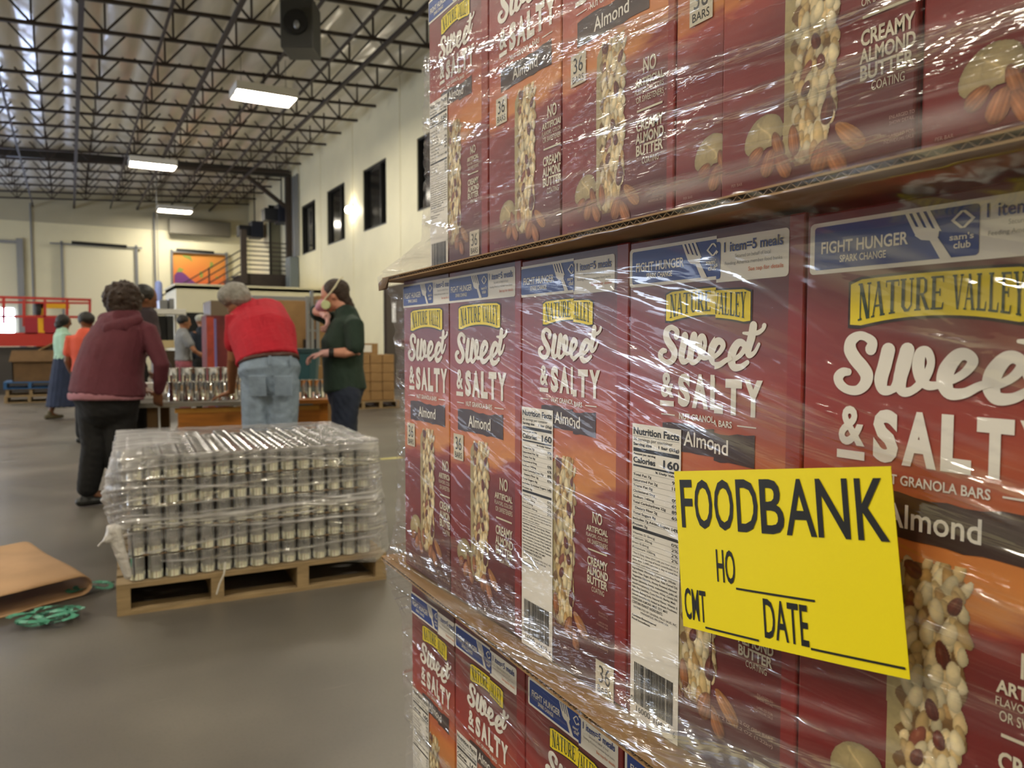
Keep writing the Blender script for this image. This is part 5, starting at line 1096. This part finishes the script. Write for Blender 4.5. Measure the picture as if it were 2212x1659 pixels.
def human(label, J, lat, gaze, up=Vector((0, 0, 1)), skin=M_skin, top=None, pants=None, hairm=None, R=1.0, vox=.010, sleeve=1.0, hem=0.0, skirt=None, shoes=M_black, tors=None, hs=1.0, glove=None, legR=1.0, hair=None, tname='shirt', pname='trousers', handopt=None, collar=True):
    g = J['pelvis']; root = thing('person', label, 'person', (g.x, g.y, 0)); inv = Vector((g.x, g.y, 0)); J = {k: v-inv for k, v in J.items()}
    T = tors or [(.165, .115), (.15, .105), (.165, .115), (.165, .10), (.06, .06)]; T = [(a*R, b_*R) for a, b_ in T]
    path = [J['pelvis'], J['waist'], J['chest'], J['upper'], J['neck']]
    b = MB(); b.tube(path, [(a*.93, c*.93) for a, c in T], 20, side=lat); b.tube([J['neck'], J['neck'].lerp(J['head'], .8)], [.052*R**.5, .050], 14)
    head(b, J['head'], gaze, up, hs)
    gb = MB()
    for s in 'lr':
        if 'sh_'+s not in J: continue
        sh, el, wr = J['sh_'+s], J['el_'+s], J['wr_'+s]; rr = R**.5
        b.tube([sh, sh.lerp(el, .4), el, el.lerp(wr, .35), wr], [.050*rr, .046*rr, .037*rr, .039*rr, .025], 14)
        dd = (wr-el).normalized(); pn = Vector((0, 0, -1)) if abs(dd.z) < .7 else CF; td = J['pelvis'].lerp(J['chest'], .5)-wr
        cu = .6; hd = dd
        if handopt and s in handopt: hd, pn, td, cu = handopt[s]
        hand(gb if glove else b, wr, hd, pn, td, 1.0 if not glove else 1.06, cu)
        if glove: gb.tube([wr-dd*.05, wr+hd*.02], [.031, .028], 12)
    for s in 'lr':
        h, k, a, to = J['hip_'+s], J['kn_'+s], J['an_'+s], J['to_'+s]; b.tube([h, h.lerp(k, .5), k, k.lerp(a, .3), a], [.080*legR, .070*legR, .052*legR, .052*legR, .036], 14); b.tube([a, to], [.036, .030], 10)
    remesh(b, 'body', skin, root, max(.006, vox*.8), 3)
    if glove: remesh(gb, 'gloves', glove, root, .0045, 2)
    if top:
        c = MB(); e = .014*1.0; n0 = J['pelvis'].lerp(J['waist'], 1-hem) if hem <= 1 else J['pelvis']+(J['pelvis']-J['waist'])*(hem-1)
        c.tube([n0]+path[1:4]+[J['upper'].lerp(J['neck'], .62)], [(T[0][0]+e*1.2, T[0][1]+e*1.2)]+[(p+e, q+e) for p, q in T[1:4]]+[(.105, .095)], 22, side=lat, c0=.12)
        for s in 'lr':
            if 'sh_'+s not in J: continue
            sh, el, wr = J['sh_'+s], J['el_'+s], J['wr_'+s]; rr = R**.5
            if sleeve >= 1: c.tube([J['upper'].lerp(sh, .4), sh, sh.lerp(el, .5), el, el.lerp(wr, .5), el.lerp(wr, .93)], [.075*rr, .072*rr, .066*rr, .056*rr, .052*rr, .040], 14)
            else: c.tube([J['upper'].lerp(sh, .4), sh, sh.lerp(el, sleeve)], [.075*rr, .074*rr, .066*rr], 14)
        remesh(c, tname, top, root, vox, 4, .0011)
    if skirt:
        c = MB(); lo = (J['an_l']+J['an_r'])/2+Vector((0, 0, .12)); c.tube([J['waist'], J['pelvis'], J['pelvis'].lerp(lo, .5), lo], [(T[1][0]+.01, T[1][1]+.01), (T[0][0]+.03, T[0][1]+.03), (.24, .22), (.30, .27)], 24, side=lat, caps=False); remesh(c, 'skirt', skirt, root, vox, 3, .003)
    elif pants:
        c = MB(); c.tube([J['waist'].lerp(J['pelvis'], .35), J['pelvis'], J['pelvis'].lerp((J['hip_l']+J['hip_r'])/2, .8)], [(T[0][0]*.97, T[0][1]*.97), (T[0][0]+.012, T[0][1]+.012), (T[0][0]*.9, T[0][1]*.9)], 22, side=lat)
        for s in 'lr':
            h, k, a = J['hip_'+s], J['kn_'+s], J['an_'+s]; c.tube([h+Vector((0, 0, .02)), h.lerp(k, .35), k, k.lerp(a, .5), a+Vector((0, 0, .03))], [.103*legR, .094*legR, .075*legR, .070*legR, .062*legR], 16)
        remesh(c, pname, pants, root, vox, 4, .0011)
    for s in 'lr':
        c = MB(); a, to = J['an_'+s], J['to_'+s]; dd = (to-a); dd.z = 0; dd.normalize(); base = Vector((a.x, a.y, .04)); c.tube([base-dd*.05, base+dd*.06, base+dd*.17], [(.042, .036), (.048, .036), (.040, .026)], 14, side=dd.cross(Vector((0, 0, 1)))); c.tube([base+Vector((0, 0, .02)), base+Vector((0, 0, .07))], [.042, .040], 12); remesh(c, 'shoe', shoes, root, .009, 2)
    if hair: hair(root, J, inv)
    return root, inv, J
def hairblob(root, balls, m, curl=0, vox=.008, name='hair'):
    c = MB()
    for p, r in balls: c.ell(p, r)
    return remesh(c, name, m, root, vox, 2, curl)
def stand(px, pyf, pyh, facing, lean=Vector((0, 0, 0)), wid=1.0, stride=0.0, arms=None, d=None):
    """plain upright joints: feet at photo row pyf, crown at row pyh"""
    base = onZ(px, pyf, 0) if d is None else Vector((*PD(px, 741, d).xy, 0)); d_ = (base-Vector((0, 0, CAMZ))).dot(CF); top = CAMZ+(741-pyh)*d_/F; H = top; f = facing.normalized(); l = f.cross(Vector((0, 0, 1)))
    P = lambda a, b_, z: base+l*a*wid+f*b_+Vector((0, 0, z*H))+lean*z
    J = dict(pelvis=P(0, 0, .53), waist=P(0, 0, .62), chest=P(0, 0, .73), upper=P(0, -.01, .80), neck=P(0, -.01, .85), head=P(0, .02, .935), hip_l=P(-.09, 0, .51), hip_r=P(.09, 0, .51))
    for s, k in (('l', -1), ('r', 1)):
        st_ = stride*k; J['kn_'+s] = P(.09*k, st_*.5+.03, .285); J['an_'+s] = P(.09*k, st_, .05); J['to_'+s] = P(.09*k, st_+.14, .02)
        J['sh_'+s] = P(.17*k, -.01, .80); J['el_'+s] = P(.22*k, -.02, .63); J['wr_'+s] = P(.22*k, .12, .50)
    if arms: J.update({k: (base+l*v[0]+f*v[1]+Vector((0, 0, v[2]*H))+lean*v[2]) for k, v in arms.items()})
    return J, l, f
Z = Vector((0, 0, 1)); M_hairb = mat('dark_brown_hair', '#35241a', .6, noise=.3, nscale=40, bump=.8, bscale=60); M_hairk = mat('black_hair', '#15100e', .5, bump=.5, bscale=50)
# --- maroon hoodie, seen from behind, leaning over the table to the right
D = 5.65
fwd = (CR*.55+CF*.83).normalized(); latm = fwd.cross(Z)
J = dict(pelvis=PD(232, 852, D), waist=PD(236, 800, D), chest=PD(250, 748, D), upper=PD(268, 700, D), neck=PD(276, 676, D+.02), head=PD(275, 650, D+.05),
    sh_l=PD(215, 716, D+.1), el_l=PD(250, 800, D+.32), wr_l=PD(312, 838, D+.36), sh_r=PD(320, 716, D-.02), el_r=PD(349, 788, D-.04), wr_r=PD(343, 846, D+.06),
    hip_l=PD(205, 872, D), hip_r=PD(262, 872, D), kn_l=PD(205, 965, D-.02), kn_r=PD(258, 965, D), an_l=PD(190, 1062, D), an_r=PD(262, 1066, D+.1), to_l=PD(196, 1082, D-.02)+fwd*.14, to_r=PD(268, 1084, D+.1)+fwd*.14)
def hair1(root, J, inv):
    c = PD(266, 645, D)-inv; random.seed(8); balls = [(c, (.13, .125, .12)), (c+Vector((.0, .0, -.06)), (.12, .11, .09))]
    for k in range(110): v = Vector((random.gauss(0, 1), random.gauss(0, 1), random.gauss(.1, 1))).normalized(); balls.append((c+v*.124, (.019, .019, .017)))
    hairblob(root, balls, M_hairb, .002)
M_hood = cloth('maroon_fleece', '#5e2a36', .10); M_blk = cloth('black_knit', '#0f0e10', .1)
root, inv, Jm = human('person in a maroon hoodie with curly dark hair seen from behind, leaning over the table', J, latm, fwd*.8+CR*.3-Z*.45, skin=M_skin3, top=M_hood, pants=M_blk, R=1.0, tors=[(.275, .23), (.255, .21), (.235, .19), (.185, .14), (.07, .07)], sleeve=1, hem=.98, legR=1.22, hair=hair1, tname='hoodie', vox=.011)
b = MB(); c0 = PD(262, 693, D-.05)-inv
b.tube([PD(213, 702, D-.06)-inv, PD(235, 712, D-.15)-inv, PD(268, 703, D-.15)-inv, PD(300, 690, D-.06)-inv], [(.035, .03), (.055, .045), (.055, .045), (.035, .03)], 12, side=Z); b.tube([PD(225, 690, D-.02)-inv, PD(255, 690, D-.10)-inv, PD(292, 682, D-.02)-inv], [.05, .07, .045], 12); remesh(b, 'hood', M_hood, root, .01, 4, .001)
b = MB(); b.tube([PD(230, 848, D)-inv, PD(230, 864, D)-inv], [(.290, .243), (.286, .240)], 24, side=latm, caps=False); remesh(b, 'shirt_hem', cloth('dusty_pink_jersey', '#a3707c', .05), root, .011, 2, .001)
# --- second worker, head showing past the curly hair
J, l_, f_ = stand(330, 0, 609, CR*.2+CF, d=6.75, wid=.72, arms={'el_l': (-.22, .15, .6), 'wr_l': (-.15, .38, .55), 'el_r': (.22, .15, .6), 'wr_r': (.12, .38, .55)})
J['head'] = PD(312, 645, 6.4); J['neck'] = J['head']+Vector((0, 0, -.12)); J['upper'] = J['neck']+Vector((0, 0, -.08)); base_ = -CR*.16+Vector((J['head'].x, J['head'].y, 0))-Vector((J['pelvis'].x, J['pelvis'].y, 0))
for k in list(J):
    if k not in ('head', 'neck', 'upper'): J[k] = J[k]+base_
def hair2(root, J, inv): c = J['head']; hairblob(root, [(c+Z*.035-CR*.01, (.093, .105, .088)), (c+Z*.0-CR*.05-CF*.02, (.06, .09, .08))], M_hairk, .0006)
human('person with short black hair whose face shows between the curly hair and the table', J, CR, CR*.55+CF*.5-Z*.35, skin=M_skin3, top=cloth('dark_grey_jersey', '#3a3036', .1), pants=M_blk, sleeve=1, hair=hair2)
# --- red polo and jeans, bent over the table, back to the camera
D = 5.30
fw = (CF*.86-CR*.5).normalized(); lt = CR*.93+CF*.3
J = dict(pelvis=PD(583, 800, D), waist=PD(577, 770, D+.03), chest=PD(568, 722, D+.16), upper=PD(552, 682, D+.30), neck=PD(528, 664, D+.30), head=PD(505, 645, D+.22),
    sh_l=PD(508, 690, D+.14), el_l=PD(503, 775, D+.20), wr_l=PD(500, 846, D+.50), sh_r=PD(590, 682, D+.44), el_r=PD(590, 770, D+.62), wr_r=PD(545, 838, D+.70),
    hip_l=PD(558, 835, D), hip_r=PD(611, 835, D), kn_l=PD(552, 970, D-.03), kn_r=PD(612, 970, D), an_l=PD(546, 1098, D), an_r=PD(616, 1102, D+.05))
J['an_l'].z = .08; J['an_r'].z = .08; J['to_l'] = J['an_l']+fw*.14-Z*.05; J['to_r'] = J['an_r']+fw*.14-Z*.05
M_jean = mat('washed_blue_denim', '#8494a8', .85, noise=.22, nscale=7, bump=.3, bscale=40); M_redp = cloth('red_pique', '#b3162c', .08)
M_ghair = mat('grey_hair', '#8b8781', .6, noise=.25, nscale=30, bump=.5, bscale=60); M_cap = mat('grey_cap', '#6f6963', .7)
def hair3(root, J, inv):
    c = J['head']; hairblob(root, [(c+Z*.035+CR*.012, (.100, .105, .088)), (c+CR*.05+Z*.01-CF*.02, (.080, .085, .078)), (c-CR*.03+Z*.02-CF*.03, (.075, .08, .075))], M_ghair, .0014)
root, inv, Jr = human('person in a red polo shirt and light blue jeans bending over the table', J, lt, -CR*.55+CF*.4-Z*.75, up=Z*.8-CR*.5+CF*.3, skin=M_skin2, top=M_redp, pants=M_jean, R=1.02, tors=[(.195, .155), (.19, .15), (.215, .17), (.20, .14), (.07, .07)], sleeve=.62, hem=.30, legR=1.12, hair=hair3, tname='polo_shirt', pname='jeans', vox=.009, handopt={'l': (Vector((-.6, .3, -.25)), Vector((0, 0, -1)), CF, .15)})
b = MB(); b.tube([PD(580, 775, D+.02)-inv, PD(581, 783, D+.015)-inv], [(.208, .168), (.210, .170)], 26, side=lt, caps=False); remesh(b, 'belt', mat('brown_belt', '#4a2419', .5), root, .007, 1)
for px in (533, 583, 628): b = MB(); p = PD(px, 778, D-.165+abs(px-583)*.0016)-inv; b.box((p.x-.008, p.y-.006, p.z-.03), (p.x+.008, p.y+.006, p.z+.03)); b.build('belt_loop', M_jean, root)
for px, tl in ((556, -.06), (612, .06)):
    p = PD(px, 832, D-.168)-inv; M_ = Matrix.Translation(p) @ Matrix.Rotation(-YAW-.1, 4, 'Z') @ Matrix.Rotation(.12, 4, 'X'); b = MB(); b.box((-.06, -.004, -.075), (.06, .004, .065), M=M_); b.build('back_pocket', M_jean, root, bevel=.004)
# --- dark green tee, profile to the left, respirator mask
D = 5.80
lt = CF
J = dict(pelvis=PD(745, 838, D), waist=PD(741, 795, D), chest=PD(740, 742, D), upper=PD(752, 698, D), neck=PD(746, 675, D), head=PD(722, 638, D),
    sh_l=PD(765, 703, D-.16), el_l=PD(769, 762, D-.20), wr_l=PD(703, 762, D-.24), sh_r=PD(738, 700, D+.16), el_r=PD(672, 668, D+.12), wr_r=PD(706, 680, D-.02),
    hip_l=PD(748, 858, D-.09), hip_r=PD(742, 858, D+.09), kn_l=PD(738, 965, D-.09), kn_r=PD(750, 965, D+.1), an_l=PD(742, 1070, D-.09), an_r=PD(760, 1070, D+.1))
J['an_l'].z = .08; J['an_r'].z = .08; J['to_l'] = J['an_l']-CR*.14-Z*.05; J['to_r'] = J['an_r']-CR*.14-Z*.05
def hair4(root, J, inv):
    c = J['head']; balls = [(c+Z*.045+CR*.018, (.100, .092, .084)), (c+CR*.055+Z*.005, (.060, .072, .070)), (c+CR*.095-Z*.045, (.042, .045, .045)), (c+CR*.12-Z*.085, (.034, .036, .040))]
    hairblob(root, balls, M_hairb, .0012, name='hair')
    m = MB(); f = (-CR*.93-Z*.35).normalized(); mc = c+f*.085-Z*.045
    m.ell(mc, (.058, .056, .050)); m.ell(mc+f*.032, (.036, .040, .036)); remesh(m, 'respirator_mask', mat('pink_rubber', '#c08a9c', .45), root, .005, 3)
    m = MB(); q = mc-CF*.055+CR*.030; m.tube([q-CF*.016, q+CF*.016], [.034, .034], 18, side=Z, caps=False); m.build('filter_disc', mat('pale_green_filter', '#c3cf9e', .6), root, bevel=.004)
    m = MB(); p0 = mc-CF*.05+Z*.02; p1 = c-CF*.094+Z*.02+CR*.0; p2 = c-CF*.100+Z*.060+CR*.032; m.tube([p0, p1, p2, c-CF*.075+Z*.110+CR*.055, c+Z*.136+CR*.065], [(.007, .004)]*5, 8, side=Z); m.build('head_strap', mat('cream_strap', '#ded7b8', .6), root, smooth=True)
M_glv = mat('pale_pink_glove', '#d3a4a0', .45)
root, inv, Jg = human('person in a dark green T-shirt and pink respirator mask at the table end', J, lt, -CR*.85-Z*.42, up=Z-CR*.35, skin=mat('rosy_skin', '#c98f78', .5), top=cloth('bottle_green_jersey', '#1f3229', .10), pants=mat('dark_denim', '#20283c', .85, noise=.25, nscale=9), R=1.0, tors=[(.175, .145), (.165, .135), (.175, .145), (.165, .105), (.065, .065)], sleeve=.78, hem=1.12, legR=1.05, hair=hair4, glove=M_glv, vox=.009, tname='t_shirt', pname='jeans', hs=1.0,
    handopt={'l': (-CR*1.0-Z*.25, -Z, -CF, .7), 'r': (CR*.2-CF*.5-Z*.7, -CR, Z, .8)})
b = MB(); w_, e_ = Jg['wr_l'], Jg['el_l']; dd = (e_-w_).normalized(); b.tube([w_+dd*.025, w_+dd*.060], [.037, .038], 18, caps=False); b.build('wrist_watch', M_black, root, bevel=.004)
# --- pale teal shirt and long navy skirt, walking at the left
J, l_, f_ = stand(142, 905, 680, CR*.75+CF*.65, stride=.20)
def hair5(root, J, inv): c = J['head']; hairblob(root, [(c+Z*.02-f_*.02, (.10, .10, .10)), (c-f_*.07-Z*.05, (.07, .07, .08))], M_hairk, .0008)
human('person in a pale mint shirt and long navy skirt walking at the left', J, l_, f_-Z*.2, skin=M_skin3, top=cloth('mint_cotton', '#a9cdb9', .05), skirt=cloth('navy_cotton', '#1c2742', .15), R=1.1, sleeve=.8, hem=.5, hair=hair5, vox=.014, tname='shirt', shoes=mat('olive_shoe', '#5a523a', .7))
# --- orange shirt, mostly hidden behind the maroon hoodie
J, l_, f_ = stand(186, 0, 676, CF, d=9.2)
def hair6(root, J, inv): c = J['head']; hairblob(root, [(c+Z*.03, (.095, .10, .09))], M_hairk, .0006)
human('person in a coral orange shirt mostly hidden behind the maroon hoodie', J, l_, f_, skin=M_skin3, top=cloth('coral_cotton', '#d0563f', .05), pants=M_blk, R=1.0, sleeve=.6, hem=.8, hair=hair6, vox=.014)
# --- grey tee and dusty pink shorts
J, l_, f_ = stand(396, 0, 682, CR*.8+CF*.6, d=12.2, arms={'sh_r': (.17, -.01, .80), 'el_r': (.26, .10, .66), 'wr_r': (.22, .36, .56)})
def hair7(root, J, inv): c = J['head']; hairblob(root, [(c+Z*.04-f_*.02, (.095, .10, .085))], M_hairk, .002)
human('person in a grey T-shirt and dusty pink shorts reaching to the right in the background', J, l_, f_-Z*.15, skin=M_skin2, top=cloth('heather_grey', '#85878b', .12), pants=cloth('dusty_rose', '#8c4a54', .08), sleeve=.55, hem=.6, hair=hair7, vox=.014, tname='t_shirt', pname='shorts')
# --- navy sweater and pale cap
J, l_, f_ = stand(437, 0, 680, -CR*.5+CF*.3, d=13.4)
def hair8(root, J, inv): c = J['head']; hairblob(root, [(c+Z*.045, (.10, .11, .075))], mat('pale_cap', '#a9aa9e', .7), 0, name='cap')
human('person in a navy sweater and a pale cap behind the printed display box', J, l_, f_-Z*.3, skin=M_skin2, top=cloth('navy_knit', '#1a2333', .1), pants=M_blk, sleeve=1, hem=.7, hair=hair8, vox=.014, tname='sweater')
